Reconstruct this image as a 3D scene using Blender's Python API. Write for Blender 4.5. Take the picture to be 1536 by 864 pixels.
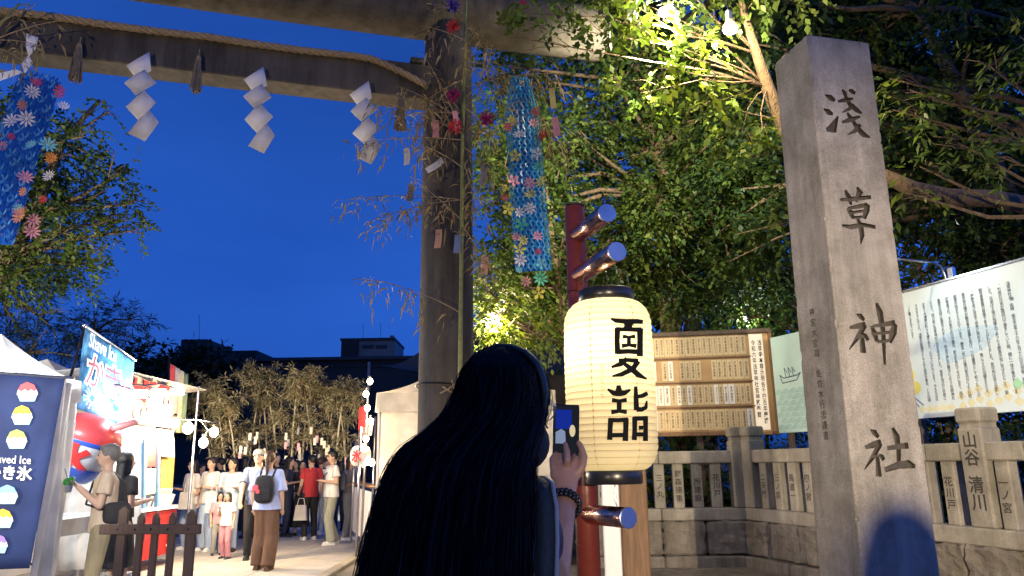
import bpy, bmesh, math, random
import numpy as np
from mathutils import Vector, Matrix, Euler
random.seed(7); RNG = np.random.default_rng(7)
for _o in list(bpy.data.objects): bpy.data.objects.remove(_o)
sc = bpy.context.scene; COL = sc.collection
R = math.radians
# ------------------------------------------------------------------ camera
CAM_H, FPX, PITCH, ROLL = 1.5, 1110.0, R(13.3), R(-0.83)
cam = bpy.data.cameras.new('camera'); camo = bpy.data.objects.new('camera', cam); COL.objects.link(camo)
cam.sensor_width = 36; cam.lens = 36 * FPX / 1536; cam.clip_start = 0.05; cam.clip_end = 2000
CM = Matrix.Translation((0, 0, CAM_H)) @ Matrix.Rotation(R(90) + PITCH, 4, 'X') @ Matrix.Rotation(ROLL, 4, 'Z')
camo.matrix_world = CM; sc.camera = camo
# ------------------------------------------------------------------ dusk sky
w = bpy.data.worlds.new('World'); sc.world = w; w.use_nodes = True
nt = w.node_tree; bg = nt.nodes['Background']
sky = nt.nodes.new('ShaderNodeTexSky'); sky.sky_type = 'NISHITA'; sky.sun_disc = False
sky.sun_elevation = R(-2.4); sky.sun_rotation = R(92)
tint = nt.nodes.new('ShaderNodeMix'); tint.data_type = 'RGBA'; tint.blend_type = 'MULTIPLY'; tint.inputs[0].default_value = 1
tint.inputs[7].default_value = (0.215, 1.22, 6.6, 1)
lum = nt.nodes.new('ShaderNodeRGBToBW'); nt.links.new(sky.outputs[0], lum.inputs[0]); nt.links.new(lum.outputs[0], tint.inputs[6])
cn = nt.nodes.new('ShaderNodeTexNoise'); cn.inputs['Scale'].default_value = 2.2; cn.inputs['Detail'].default_value = 7; cn.inputs['Roughness'].default_value = .55
ctc = nt.nodes.new('ShaderNodeTexCoord'); cmp_ = nt.nodes.new('ShaderNodeMapping'); cmp_.inputs['Scale'].default_value = (1, 1, 3.2); nt.links.new(ctc.outputs['Generated'], cmp_.inputs[0]); nt.links.new(cmp_.outputs[0], cn.inputs['Vector'])
crp = nt.nodes.new('ShaderNodeValToRGB'); crp.color_ramp.elements[0].position = .35; crp.color_ramp.elements[1].position = .72; crp.color_ramp.elements[0].color = (.93, .93, .93, 1); crp.color_ramp.elements[1].color = (1.22, 1.14, 1.06, 1)
nt.links.new(cn.outputs['Fac'], crp.inputs[0]); wisp = nt.nodes.new('ShaderNodeMix'); wisp.data_type = 'RGBA'; wisp.blend_type = 'MULTIPLY'; wisp.inputs[0].default_value = 1     # thin dusk cloud
nt.links.new(tint.outputs[2], wisp.inputs[6]); nt.links.new(crp.outputs[0], wisp.inputs[7]); nt.links.new(wisp.outputs[2], bg.inputs[0]); bg.inputs[1].default_value = 0.8
sc.view_settings.view_transform = 'Standard'; sc.view_settings.look = 'None'
sc.view_settings.exposure = 0; sc.view_settings.gamma = 1; sc.view_settings.use_curve_mapping = False
sc.cycles.use_denoising = True; sc.cycles.max_bounces = 6; sc.cycles.diffuse_bounces = 3; sc.cycles.glossy_bounces = 3
sc.cycles.transmission_bounces = 4; sc.cycles.transparent_max_bounces = 8; sc.cycles.sample_clamp_indirect = 3
sc.cycles.caustics_reflective = False; sc.cycles.caustics_refractive = False
# ------------------------------------------------------------------ helpers
V = Vector
_rot = CM.to_3x3()
def ray(x, y): return _rot @ V(((x - 768) / FPX, (432 - y) / FPX, -1))
def at(x, y, Y):
    d = ray(x, y); return V((0, 0, CAM_H)) + d * (Y / d.y)
def onplane(x, y, p0, n):
    d = ray(x, y); o = V((0, 0, CAM_H)); return o + d * ((V(p0) - o).dot(n) / d.dot(n))

class B:
    def __init__(s): s.v = []; s.f = []; s.m = []
    def add(s, vs, fs, mi=0):
        k = len(s.v); s.v += [tuple(q) for q in vs]; s.f += [tuple(i + k for i in q) for q in fs]; s.m += [mi] * len(fs); return s
    def box(s, c, d, M=None, mi=0, taper=1.0):
        x, y, z = d[0] / 2, d[1] / 2, d[2] / 2
        p = [V((a * x * (taper if e > 0 else 1), b * y * (taper if e > 0 else 1), e * z)) for e in (-1, 1) for a, b in ((-1, -1), (1, -1), (1, 1), (-1, 1))]
        if M is not None: p = [M @ q for q in p]
        p = [q + V(c) for q in p]
        return s.add(p, [(3, 2, 1, 0), (4, 5, 6, 7), (0, 1, 5, 4), (1, 2, 6, 5), (2, 3, 7, 6), (3, 0, 4, 7)], mi)
    def cbox(s, c, d, ch=0.01, M=None, mi=0):
        # box with chamfered edges
        x, y, z = d[0] / 2, d[1] / 2, d[2] / 2; bm = bmesh.new()
        r = bmesh.ops.create_cube(bm, size=1); bmesh.ops.scale(bm, vec=d, verts=bm.verts)
        bmesh.ops.bevel(bm, geom=bm.edges[:], offset=ch, segments=1, affect='EDGES')
        bm.verts.index_update()
        p = [v.co.copy() for v in bm.verts]
        if M is not None: p = [M @ q for q in p]
        s.add([q + V(c) for q in p], [[v.index for v in f.verts] for f in bm.faces], mi); bm.free(); return s
    def hexa(s, p, mi=0):   # 8 corners: 4 front (ccw) then 4 back
        return s.add(p, [(0, 1, 2, 3), (7, 6, 5, 4), (1, 0, 4, 5), (2, 1, 5, 6), (3, 2, 6, 7), (0, 3, 7, 4)], mi)
    def slab(s, q, n, t, mi=0):  # quad q with thickness t behind it along -n
        n = V(n).normalized(); q = [V(a) for a in q]; return s.hexa(q + [a - n * t for a in q], mi)
    def prism(s, poly, o, ux, uy, t, mi=0):
        o = V(o); ux = V(ux); uy = V(uy); n = ux.cross(uy).normalized()
        f = [o + ux * a + uy * b for a, b in poly]; k = len(f)
        return s.add(f + [p - n * t for p in f], [tuple(range(k)), tuple(range(2 * k - 1, k - 1, -1))] + [((i + 1) % k, i, k + i, k + (i + 1) % k) for i in range(k)], mi)
    def tube(s, pts, rad, n=8, cap=True, mi=0, flat=1.0):
        pts = [V(p) for p in pts]; m = len(pts)
        if not hasattr(rad, '__len__'): rad = [rad] * m
        vs = []; fs = []; side = None
        for i, p in enumerate(pts):
            t = (pts[min(i + 1, m - 1)] - pts[max(i - 1, 0)]); t = t.normalized() if t.length > 1e-9 else V((0, 0, 1))
            if side is None:
                side = t.cross(V((0, 0, 1)));
                if side.length < .1: side = t.cross(V((0, 1, 0)))
            side = (side - t * side.dot(t)).normalized(); up = t.cross(side)
            for k in range(n):
                a = 2 * math.pi * k / n; vs.append(p + (side * math.cos(a) + up * math.sin(a) * flat) * rad[i])
        for i in range(m - 1):
            for k in range(n):
                a = i * n + k; b = i * n + (k + 1) % n; fs.append((a, b, b + n, a + n))
        if cap: fs.append(tuple(range(n - 1, -1, -1))); fs.append(tuple((m - 1) * n + k for k in range(n)))
        return s.add(vs, fs, mi)
    def cap(s, p0, p1, r0, r1, n=10, flat=1.0, fdir=None):
        # tapered capsule; flat squashes along fdir
        p0 = V(p0); p1 = V(p1); t = (p1 - p0).normalized() if (p1 - p0).length > 1e-6 else V((0, 0, 1))
        a = t.cross(V(fdir) if fdir else V((0, 1, 0)))
        if a.length < .05: a = t.cross(V((1, 0, 0)))
        a.normalize(); b = t.cross(a)
        rings = []
        for k in range(1, 4): q = math.pi / 2 * (1 - k / 3); rings.append((p0 - t * r0 * math.sin(q), r0 * math.cos(q)))
        for k in range(0, 3): q = math.pi / 2 * (k / 3); rings.append((p1 + t * r1 * math.sin(q), r1 * math.cos(q)))
        vs = [p0 - t * r0]
        for c, r in rings:
            for j in range(n):
                g = 2 * math.pi * j / n; vs.append(c + a * r * math.cos(g) + b * r * math.sin(g) * flat)
        vs.append(p1 + t * r1); L = len(vs) - 1; fs = []
        for j in range(n):
            fs.append((0, 1 + (j + 1) % n, 1 + j))
            for i in range(5):
                q = 1 + i * n; fs.append((q + j, q + (j + 1) % n, q + n + (j + 1) % n, q + n + j))
            fs.append((1 + 5 * n + j, 1 + 5 * n + (j + 1) % n, L))
        return s.add(vs, fs)
    def ell(s, c, r, n=14, m=9, M=None, mi=0):
        c = V(c); vs = []; fs = []
        for i in range(m + 1):
            a = math.pi * i / m
            for j in range(n):
                g = 2 * math.pi * j / n; q = V((r[0] * math.sin(a) * math.cos(g), r[1] * math.sin(a) * math.sin(g), r[2] * math.cos(a)))
                vs.append((M @ q if M is not None else q) + c)
        for i in range(m):
            for j in range(n):
                p = i * n + j; q = i * n + (j + 1) % n; fs.append((p, p + n, q + n, q))
        return s.add(vs, fs, mi)
    def lathe(s, prof, n=24, c=(0, 0, 0), cap=True, mi=0):
        vs = []; fs = []; m = len(prof)
        for r, z in prof:
            for k in range(n): a = 2 * math.pi * k / n; vs.append((c[0] + r * math.cos(a), c[1] + r * math.sin(a), c[2] + z))
        for i in range(m - 1):
            for k in range(n):
                a = i * n + k; b = i * n + (k + 1) % n; fs.append((a, b, b + n, a + n))
        if cap: fs.append(tuple(range(n - 1, -1, -1))); fs.append(tuple((m - 1) * n + k for k in range(n)))
        return s.add(vs, fs, mi)
    def stroke(s, pts, wid, o, ux, uy, t=0, mi=0):
        # 2D brush stroke (points in plane units) as quad strip, or prism strip if t
        P = [V((a, b, 0)) for a, b in pts]; o = V(o); ux = V(ux); uy = V(uy); L = []; Rr = []
        for i, p in enumerate(P):
            d = (P[min(i + 1, len(P) - 1)] - P[max(i - 1, 0)]).normalized(); q = V((-d.y, d.x, 0)) * wid[i] / 2
            L.append(p + q); Rr.append(p - q)
        s.prism([(a.x, a.y) for a in L] + [(a.x, a.y) for a in reversed(Rr)], o, ux, uy, t, mi)
        return s

def link(name, me, mats, smooth=False):
    o = bpy.data.objects.new(name, me); COL.objects.link(o)
    for m in (mats if isinstance(mats, (list, tuple)) else [mats]): me.materials.append(m)
    if smooth:
        me.polygons.foreach_set('use_smooth', np.ones(len(me.polygons), dtype=bool))
    return o
def part(name, b, mat, parent=None, smooth=False, world=False):
    me = bpy.data.meshes.new(name); vs = b.v
    base = None
    if world and parent is not None:
        base = parent.matrix_basis.copy()
        if parent.parent is not None: base = parent.parent.matrix_basis @ base
        iv = base.inverted(); vs = [tuple(iv @ V(q)) for q in vs]
    me.from_pydata(vs, [], b.f)
    o = link(name, me, mat, smooth); o.parent = parent
    if any(b.m): me.polygons.foreach_set('material_index', b.m)
    return o
def tag(o, label=None, cat=None, group=None, kind=None):
    if label: o['label'] = label
    if cat: o['category'] = cat
    if group: o['group'] = group
    if kind: o['kind'] = kind
    return o
def thing(name, label, cat, loc=(0, 0, 0), rz=0, group=None):
    o = bpy.data.objects.new(name, None); COL.objects.link(o); o.empty_display_size = .1
    o.location = loc; o.rotation_euler = (0, 0, rz); return tag(o, label, cat, group)
def solo(name, b, mat, label, cat, group=None, smooth=False, kind=None):
    a = np.array(b.v); c = (a.max(0) + a.min(0)) / 2; c[2] = a[:, 2].min()
    b.v = [tuple(q) for q in a - c]; o = part(name, b, mat, None, smooth); o.location = c
    return tag(o, label, cat, group, kind)
def struct(name, b, mat, smooth=False):
    o = part(name, b, mat, None, smooth); o['kind'] = 'structure'; return o
def remesh(o, vox, it=4):
    m = o.modifiers.new('r', 'REMESH'); m.mode = 'VOXEL'; m.voxel_size = vox; m.use_smooth_shade = True
    if it: s = o.modifiers.new('s', 'SMOOTH'); s.iterations = it; s.factor = .5
    return o
def copy_tree(o, parent=None, **kw):
    c = o.copy(); COL.objects.link(c); c.parent = parent
    for k, v in kw.items(): c[k] = v
    for ch in list(o.children): copy_tree(ch, c)
    return c
_tc = {}
def text_mesh(s, bold=0.0, spacing=1.0):
    k = (s, bold, spacing)
    if k not in _tc:
        cu = bpy.data.curves.new('t', 'FONT'); cu.body = s; cu.size = 1; cu.align_x = 'CENTER'; cu.align_y = 'CENTER'; cu.offset = bold; cu.space_line = spacing; cu.resolution_u = 2
        ob = bpy.data.objects.new('t', cu); me = bpy.data.meshes.new_from_object(ob)
        a = np.empty(len(me.vertices) * 3); me.vertices.foreach_get('co', a); a = a.reshape(-1, 3)
        fs = [tuple(p.vertices) for p in me.polygons]
        if len(a): a = a - (a.max(0) + a.min(0)) / 2
        _tc[k] = (a, fs); bpy.data.objects.remove(ob); bpy.data.curves.remove(cu)
    return _tc[k]
def text(b, s, o, ux, uy, h, bold=0.0, spacing=1.0, mi=0, fit=None):
    # add text centred at o, axes ux (right) uy (up); h = size; fit = (w,h) stretch
    a, fs = text_mesh(s, bold, spacing); ux = V(ux).normalized(); uy = V(uy).normalized(); o = V(o)
    if not len(a): return b
    ex = a.max(0) - a.min(0); kx = ky = h
    if fit:
        kx = fit[0] / max(ex[0], 1e-6) if fit[0] else fit[1] / ex[1]; ky = fit[1] / max(ex[1], 1e-6) if fit[1] else kx
    return b.add([o + ux * (q[0] * kx) + uy * (q[1] * ky) for q in a], fs, mi)
def vert(s): return '\n'.join(s)

# ------------------------------------------------------------------ materials
def mat(name, col, rough=.7, var=.15, scale=6, bump=0.0, bscale=40, metal=0, emit=None, es=0, spec=.5, stretch=None, col2=None, coords='Object', sheen=0):
    m = bpy.data.materials.new(name); m.use_nodes = True; n = m.node_tree; p = n.nodes['Principled BSDF']
    p.inputs['Roughness'].default_value = rough; p.inputs['Metallic'].default_value = metal; p.inputs['Specular IOR Level'].default_value = spec
    tc = n.nodes.new('ShaderNodeTexCoord'); src = tc.outputs[coords]
    if stretch:
        mp = n.nodes.new('ShaderNodeMapping'); mp.inputs['Scale'].default_value = stretch; n.links.new(src, mp.inputs[0]); src = mp.outputs[0]
    c = V(col[:3])
    if var > 0 or col2:
        ns = n.nodes.new('ShaderNodeTexNoise'); ns.inputs['Scale'].default_value = scale; ns.inputs['Detail'].default_value = 6; ns.inputs['Roughness'].default_value = .65
        n.links.new(src, ns.inputs['Vector']); rp = n.nodes.new('ShaderNodeValToRGB')
        rp.color_ramp.elements[0].position = .32; rp.color_ramp.elements[1].position = .68
        a = c * (1 - var); d = V(col2[:3]) if col2 else c * (1 + var)
        rp.color_ramp.elements[0].color = (*a, 1); rp.color_ramp.elements[1].color = (*[min(1, q) for q in d], 1)
        n.links.new(ns.outputs['Fac'], rp.inputs[0]); n.links.new(rp.outputs[0], p.inputs['Base Color'])
    else: p.inputs['Base Color'].default_value = (*c, 1)
    if bump:
        nb = n.nodes.new('ShaderNodeTexNoise'); nb.inputs['Scale'].default_value = bscale; nb.inputs['Detail'].default_value = 5
        n.links.new(src, nb.inputs['Vector']); bp = n.nodes.new('ShaderNodeBump'); bp.inputs['Strength'].default_value = bump; bp.inputs['Distance'].default_value = .02
        n.links.new(nb.outputs['Fac'], bp.inputs['Height']); n.links.new(bp.outputs[0], p.inputs['Normal'])
    if emit: p.inputs['Emission Color'].default_value = (*emit, 1); p.inputs['Emission Strength'].default_value = es
    return m
def stone(name, col, dark=.5, scale=3, grain=.25, bump=.35, streak=True):
    # granite: fine speckle, broad stains, rain streaks
    m = bpy.data.materials.new(name); m.use_nodes = True; n = m.node_tree; p = n.nodes['Principled BSDF']; p.inputs['Roughness'].default_value = .8; p.inputs['Specular IOR Level'].default_value = .3
    tc = n.nodes.new('ShaderNodeTexCoord'); L = n.links.new
    def noise(sc_, det, vec):
        q = n.nodes.new('ShaderNodeTexNoise'); q.inputs['Scale'].default_value = sc_; q.inputs['Detail'].default_value = det; q.inputs['Roughness'].default_value = .7; L(vec, q.inputs['Vector']); return q.outputs['Fac']
    def ramp(f, p0, p1, c0, c1):
        q = n.nodes.new('ShaderNodeValToRGB'); q.color_ramp.elements[0].position = p0; q.color_ramp.elements[1].position = p1
        q.color_ramp.elements[0].color = (*c0, 1); q.color_ramp.elements[1].color = (*c1, 1); L(f, q.inputs[0]); return q.outputs[0]
    def mul(a, b):
        q = n.nodes.new('ShaderNodeMix'); q.data_type = 'RGBA'; q.blend_type = 'MULTIPLY'; q.inputs[0].default_value = 1; L(a, q.inputs[6]); L(b, q.inputs[7]); return q.outputs[2]
    O = tc.outputs['Object']; c = V(col)
    base = ramp(noise(scale, 8, O), .3, .7, c * .78, c * 1.15)
    sp = ramp(noise(160, 3, O), .35, .65, [1 - grain] * 3, [1 + grain] * 3)
    out = mul(base, sp)
    if streak:
        mp = n.nodes.new('ShaderNodeMapping'); mp.inputs['Scale'].default_value = (5, 5, .5); L(O, mp.inputs[0])
        out = mul(out, ramp(noise(1.2, 7, mp.outputs[0]), .35, .6, (dark, dark, dark * .97), (1, 1, 1)))
        out = mul(out, ramp(noise(1.1, 8, O), .38, .55, (.72, .72, .68), (1, 1, 1)))
    L(out, p.inputs['Base Color'])
    bp = n.nodes.new('ShaderNodeBump'); bp.inputs['Strength'].default_value = bump; bp.inputs['Distance'].default_value = .012
    L(noise(55, 8, O), bp.inputs['Height']); L(bp.outputs[0], p.inputs['Normal'])
    return m
def glow(name, col, s):
    m = bpy.data.materials.new(name); m.use_nodes = True; n = m.node_tree; n.nodes.remove(n.nodes['Principled BSDF'])
    e = n.nodes.new('ShaderNodeEmission'); e.inputs[0].default_value = (*col, 1); e.inputs[1].default_value = s
    n.links.new(e.outputs[0], n.nodes['Material Output'].inputs[0]); return m
def leafmat(name, col, trans=.4, rough=.5, tcol=None):
    m = bpy.data.materials.new(name); m.use_nodes = True; n = m.node_tree; p = n.nodes['Principled BSDF']; L = n.links.new
    p.inputs['Roughness'].default_value = rough; p.inputs['Specular IOR Level'].default_value = .35
    tc = n.nodes.new('ShaderNodeTexCoord'); ns = n.nodes.new('ShaderNodeTexNoise'); ns.inputs['Scale'].default_value = 2.5; ns.inputs['Detail'].default_value = 4; L(tc.outputs['Object'], ns.inputs['Vector'])
    rp = n.nodes.new('ShaderNodeValToRGB'); c = V(col); rp.color_ramp.elements[0].color = (*(c * .65), 1); rp.color_ramp.elements[1].color = (*(c * 1.35), 1)
    rp.color_ramp.elements[0].position = .3; rp.color_ramp.elements[1].position = .7; L(ns.outputs['Fac'], rp.inputs[0]); L(rp.outputs[0], p.inputs['Base Color'])
    t = n.nodes.new('ShaderNodeBsdfTranslucent'); tcol = tcol or (c.x * 1.5, c.y * 1.5, c.z * .7); t.inputs[0].default_value = (*tcol, 1)
    mx = n.nodes.new('ShaderNodeMixShader'); mx.inputs[0].default_value = trans; L(p.outputs[0], mx.inputs[1]); L(t.outputs[0], mx.inputs[2]); L(mx.outputs[0], n.nodes['Material Output'].inputs[0])
    return m
def cloth_trans(name, col, trans=.4, rough=.8, var=.05):
    m = leafmat(name, col, trans, rough, tuple(col)); return m

def pointlight(loc, col, power, rad=.05, name='light', parent=None):
    l = bpy.data.lights.new(name, 'POINT'); l.color = col; l.energy = power; l.shadow_soft_size = rad
    o = bpy.data.objects.new(name, l); COL.objects.link(o); o.location = loc
    if parent is not None: o.parent = parent; o.location = parent.matrix_basis.inverted() @ V(loc)
    return o
def spotlight(loc, target, col, power, ang, rad=.05, parent=None, blend=.5):
    l = bpy.data.lights.new('spot', 'SPOT'); l.color = col; l.energy = power; l.shadow_soft_size = rad; l.spot_size = ang; l.spot_blend = blend
    o = bpy.data.objects.new('spot', l); COL.objects.link(o); d = V(target) - V(loc)
    o.location = loc; o.rotation_euler = d.to_track_quat('-Z', 'Y').to_euler()
    if parent is not None: o.parent = parent; o.location = parent.matrix_basis.inverted() @ V(loc)
    return o

M = {}
M['granite'] = stone('granite', (.37, .345, .31), .66, 2.2, .3, .5)
M['torii'] = stone('torii_granite', (.10, .085, .068), .5, 1.6, .25)
M['fence_stone'] = stone('fence_granite', (.40, .37, .31), .7, 4)
M['rough_stone'] = stone('rough_granite', (.27, .24, .20), .6, 6, .3, 1.0)
M['ink'] = mat('ink', (.006, .006, .006), .8, 0, spec=.1)
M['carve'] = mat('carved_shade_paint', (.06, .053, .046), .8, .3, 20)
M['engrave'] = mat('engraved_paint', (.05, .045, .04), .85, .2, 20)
M['ground'] = mat('packed_earth', (.20, .18, .155), .95, .35, 1.5, .6, 30)
M['path'] = mat('pale_paving', (.40, .39, .37), .85, .18, 2.0, .25, 50)
M['red_paint'] = mat('vermilion_paint', (.115, .020, .012), .32, .25, 5, .08, 25)
M['copper'] = mat('copper_wrap', (.62, .36, .27), .22, .2, 14, .25, 18, metal=1)
M['zinc'] = mat('zinc_cap', (.42, .45, .5), .35, .15, 9, metal=1)
M['black'] = mat('black_lacquer', (.012, .012, .013), .3, .2, 12)
M['wood'] = mat('brown_wood', (.17, .095, .045), .6, .35, 4, .3, 30, stretch=(8, 8, .7))
M['darkwood'] = mat('dark_brown_wood', (.085, .06, .042), .7, .3, 4, .3, 30, stretch=(8, 8, .7))
M['bark'] = mat('bark', (.14, .095, .055), .95, .4, 5, 1.0, 18, stretch=(3, 3, .8))
M['white_paint'] = mat('white_paint', (.78, .78, .76), .5, .06, 6)
M['steel'] = mat('steel', (.5, .5, .5), .3, .1, 10, metal=1)
M['straw'] = mat('rice_straw', (.33, .24, .13), .9, .3, 30, .5, 80)
M['tassel'] = mat('old_straw', (.20, .155, .10), .95, .35, 40, .5, 90)
M['paper'] = cloth_trans('white_paper', (.84, .82, .78), .3)
M['canvas'] = cloth_trans('white_canvas', (.80, .79, .75), .3)
M['canvas_grey'] = cloth_trans('beige_canvas', (.66, .62, .54), .25)
# ================================================================== setting
b = B(); b.add([(-400, -60, 0), (400, -60, 0), (400, 600, 0), (-400, 600, 0)], [(0, 1, 2, 3)]); struct('ground', b, M['ground'])
path = struct('path', B().add([(-7.5, -12, .004), (-2.72, -12, .004), (-2.72, 40, .004), (-7.5, 40, .004)], [(0, 1, 2, 3)]), M['path'])
for j in range(10):      # paving slabs, slightly proud, narrow joints
    for i in range(4):
        b = B(); x0 = -6.9 + i * 1.045; y0 = 9.6 + j * 1.5
        b.cbox((0, 0, 0), (1.03, 1.485, .03), .006); o = part('slab', b, M['path'], path); o.location = (x0 + .52, y0 + .74, .006 + random.uniform(0, .004))
kerb = struct('kerb_strip', B().cbox((-2.62, 14, .02), (.16, 52, .08), .012), M['fence_stone'])
# dirt court on the right with worn stone apron by the fence
b = B(); b.cbox((3.0, 10.2, .01), (4.2, 1.9, .03), .01); struct('stone_apron', b, M['rough_stone'])

# dark soil bed under the trees, added to blacken the gaps in the fence
struct('added_soil_bed', B().add([(.8, 11.75, .004), (3.65, 11.6, .004), (5.45, 6.0, .004), (16, 6.0, .004), (16, 40, .004), (.8, 40, .004)], [(0, 1, 2, 3, 4, 5)]), mat('dark_soil', (.028, .022, .016), .95, .35, 3, .8, 30))
# ------------------------------------------------------------------ torii
TD = V((math.cos(R(16)), math.sin(R(16)), 0)); TN = V((TD.y, -TD.x, 0)); TP = V((-.77, 8.5, 0))
def tpt(t, z, off=0): return TP + TD * t + V((0, 0, z)) + TN * off
torii = thing('torii_gate', 'large weathered grey stone torii with round top log and square lower beam', 'torii', TP, R(16))
for t, nm in ((0, 'pillar'), (-6.4, 'pillar')):
    prof = [(.40, 0), (.40, .25), (.34, .27), (.325, .5)] + [(.325 - .03 * k / 12, .5 + 6.4 * k / 12) for k in range(1, 13)]
    o = part('pillar', B().lathe(prof, 40), M['torii'], torii, True); o.location = (t, 0, 0)
n = 40; prof = []
vs = []; L0, L1 = -9.0, 2.13
pts = [V((L0 + (L1 - L0) * k / 20, 0, 7.14 + .0035 * ((L0 + (L1 - L0) * k / 20) + 3.2) ** 2 * .5)) for k in range(21)]
pts = pts[:-1] + [pts[-1] - V((.06, 0, 0)), pts[-1] - V((.02, 0, 0)), pts[-1]]
part('top_log', B().tube(pts, [.36] * 21 + [.355, .335], 40), M['torii'], torii, True)
part('lower_beam', B().cbox((-3.2, 0, 6.07), (6.75, .34, .46), .015), M['torii'], torii)
for t in (-.42, -5.98): part('wedge', B().cbox((t, 0, 6.335), (.16, .4, .07), .008), M['torii'], torii)

# shimenawa rope along the beam: three twisted strands, slightly sagging between ties
rope = thing('straw_rope', 'twisted straw rope strung along the front of the lower torii beam', 'rope', TP, R(16))
def rope_c(t):
    u = (t + 6.0) / 5.6; s = abs(math.sin(u * math.pi * 3.5))
    return V((t, -.222 - .012 * s, 6.258 - .022 * s - (.26 * max(0, (t + 1.0) / .7) ** 1.3 if t > -1.0 else 0)))
for k in range(3):
    pts = []; rd = []
    for i in range(420):
        t = -6.1 + 5.8 * i / 419; a = t * 23 + k * 2.094; r = .022
        pts.append(rope_c(t) + V((0, math.cos(a) * r, math.sin(a) * r))); rd.append(.0235)
    part('strand', B().tube(pts, rd, 7), M['straw'], rope, True)

def loc_t(t, z, off): return tpt(t, z, off)
def t_from_px(x, y, off=.25):
    p = onplane(x, y, TP + TN * off, TN); return (p - TP).dot(TD), p.z
# paper shide
def shide(px, py0, labels, scale=1.0, twist=0.0, seed=0):
    t, z = t_from_px(px, py0, .26); rg = random.Random(seed)
    th = thing('paper_streamer', labels, 'paper streamer', tpt(t, z, .26), R(16) + twist, 'white paper streamers hanging on the torii beam')
    F = [[(66, 188), (160, 128), (178, 205), (112, 235)], [(72, 272), (112, 232), (150, 205), (205, 252), (130, 312)], [(86, 352), (128, 308), (162, 285), (215, 330), (150, 402)], [(114, 462), (150, 398), (188, 360), (232, 402), (186, 482)]]
    k0 = .0023 * scale
    for k, pl in enumerate(F):
        b = B(); pts = [V(((x - 125) * k0 + rg.uniform(-.008, .008), (-.045 if k % 2 else .0) + .05 * ((x - 125) / 80) * (1 if k % 2 else -1) * .5 + rg.uniform(-.008, .008), (130 - y) * k0 * 1.3)) for x, y in pl]
        c = sum(pts, V()) / len(pts) + V((0, -.018, 0)); vs = [c]; fs = []; m_ = len(pts)
        for i in range(m_):
            vs += [pts[i], (pts[i] + pts[(i + 1) % m_]) / 2 + V((0, rg.uniform(-.006, .006), 0))]
        fs = [(0, 1 + i, 1 + (i + 1) % (2 * m_)) for i in range(2 * m_)]
        o = part('paper_fold', b.add(vs, fs), M['paper'], th, True); m = o.modifiers.new('t', 'SOLIDIFY'); m.thickness = .002
    return th
shide(212, 78, 'white zigzag paper streamer hanging second from the left on the torii beam', 1.0, 0, 1)
shide(385, 100, 'white zigzag paper streamer hanging at the middle of the torii beam', 1.0, .1, 2)
shide(543, 122, 'white zigzag paper streamer nearest the torii pillar, beside dry bamboo leaves', 1.0, -.12, 3)
# the twisted one at far left
t, z = t_from_px(48, 52, .27)
th = thing('paper_streamer', 'twisted white paper streamer knotted over the blue net at far left of the beam', 'paper streamer', tpt(t, z, .27), R(16), 'white paper streamers hanging on the torii beam')
for nm, poly in (('upper_ribbon', [(-.05, .0), (.06, -.02), (.05, -.16), (.0, -.26), (-.04, -.14)]), ('lower_ribbon', [(0, -.24), (.05, -.33), (-.01, -.46), (-.05, -.36)]), ('tail', [(-.03, -.44), (-.22, -.58), (-.24, -.50), (-.10, -.42)]), ('tail', [(-.04, -.44), (.02, -.62), (-.01, -.74), (-.07, -.50)])):
    o = part(nm, B().prism(poly, (0, random.uniform(-.02, .02), 0), (1, .15, 0), (0, 0, 1), .003), M['paper'], th)
def tassel(px, py0, label, ln=.40, w=.065):
    t, z = t_from_px(px, py0, .24); th = thing('straw_tassel', label, 'tassel', tpt(t, z, .24), R(16), 'straw tassels on the torii beam')
    b = B(); rg = random.Random(px)
    for i in range(70):
        a = rg.uniform(0, 6.28); r = w * math.sqrt(rg.random()); x0, y0 = r * .35 * math.cos(a), r * .35 * math.sin(a); x1, y1 = r * math.cos(a), r * math.sin(a); l = ln * rg.uniform(.88, 1.04)
        b.tube([(x0, y0, 0), ((x0 * .5 + x1 * .5), y0 * .5 + y1 * .5, -l * .45), (x1, y1, -l)], .0075, 4)
    part('straw', b, M['tassel'], th); part('binding', B().lathe([(.026, -.035), (.03, -.02), (.03, 0), (.02, .03), (.008, .05)], 12), M['straw'], th, True)
    b = B().tube([(0, .0, .03), (.0, .01, .12)], .006, 6); part('cord', b, M['straw'], th)
tassel(119, 70, 'dark straw tassel between the twisted and the first zigzag streamer')
tassel(298, 88, 'dark straw tassel hanging between two zigzag streamers')
tassel(602, 146, 'thick pale straw tassel next to the torii pillar', .42, .08)

# ------------------------------------------------------------------ stone name pillar
PO = V((2.23, 5.0, 0)); PA = math.atan2(.13, .55); PU = V((math.cos(PA), math.sin(PA), 0)); PNf = V((PU.y, -PU.x, 0))
PW, PDp = .56, .44
b = B(); k0, k1 = 1.0, .955
def prect(z, k, sh): 
    cx = PW / 2; cy = PDp / 2
    return [V((cx + (a - cx) * k + sh, cy + (c - cy) * k, z)) for a, c in ((0, 0), (PW, 0), (PW, PDp), (0, PDp))]
rings = [prect(-.3, 1.035, -.035), prect(.8, 1.03, -.03), prect(4.62, .975, .02)]
q = prect(4.62, .975, .02); cpt = (q[0] + q[2]) / 2
vs = []; fs = []
for r_ in rings: vs += r_
for i in range(2):
    for k in range(4): fs.append((i * 4 + k, i * 4 + (k + 1) % 4, i * 4 + 4 + (k + 1) % 4, i * 4 + 4 + k))
vs.append(cpt + V((0, 0, .10))); fs += [(8 + k, 8 + (k + 1) % 4, 12) for k in range(4)]; fs.append((3, 2, 1, 0))
b.add(vs, fs)
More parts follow.
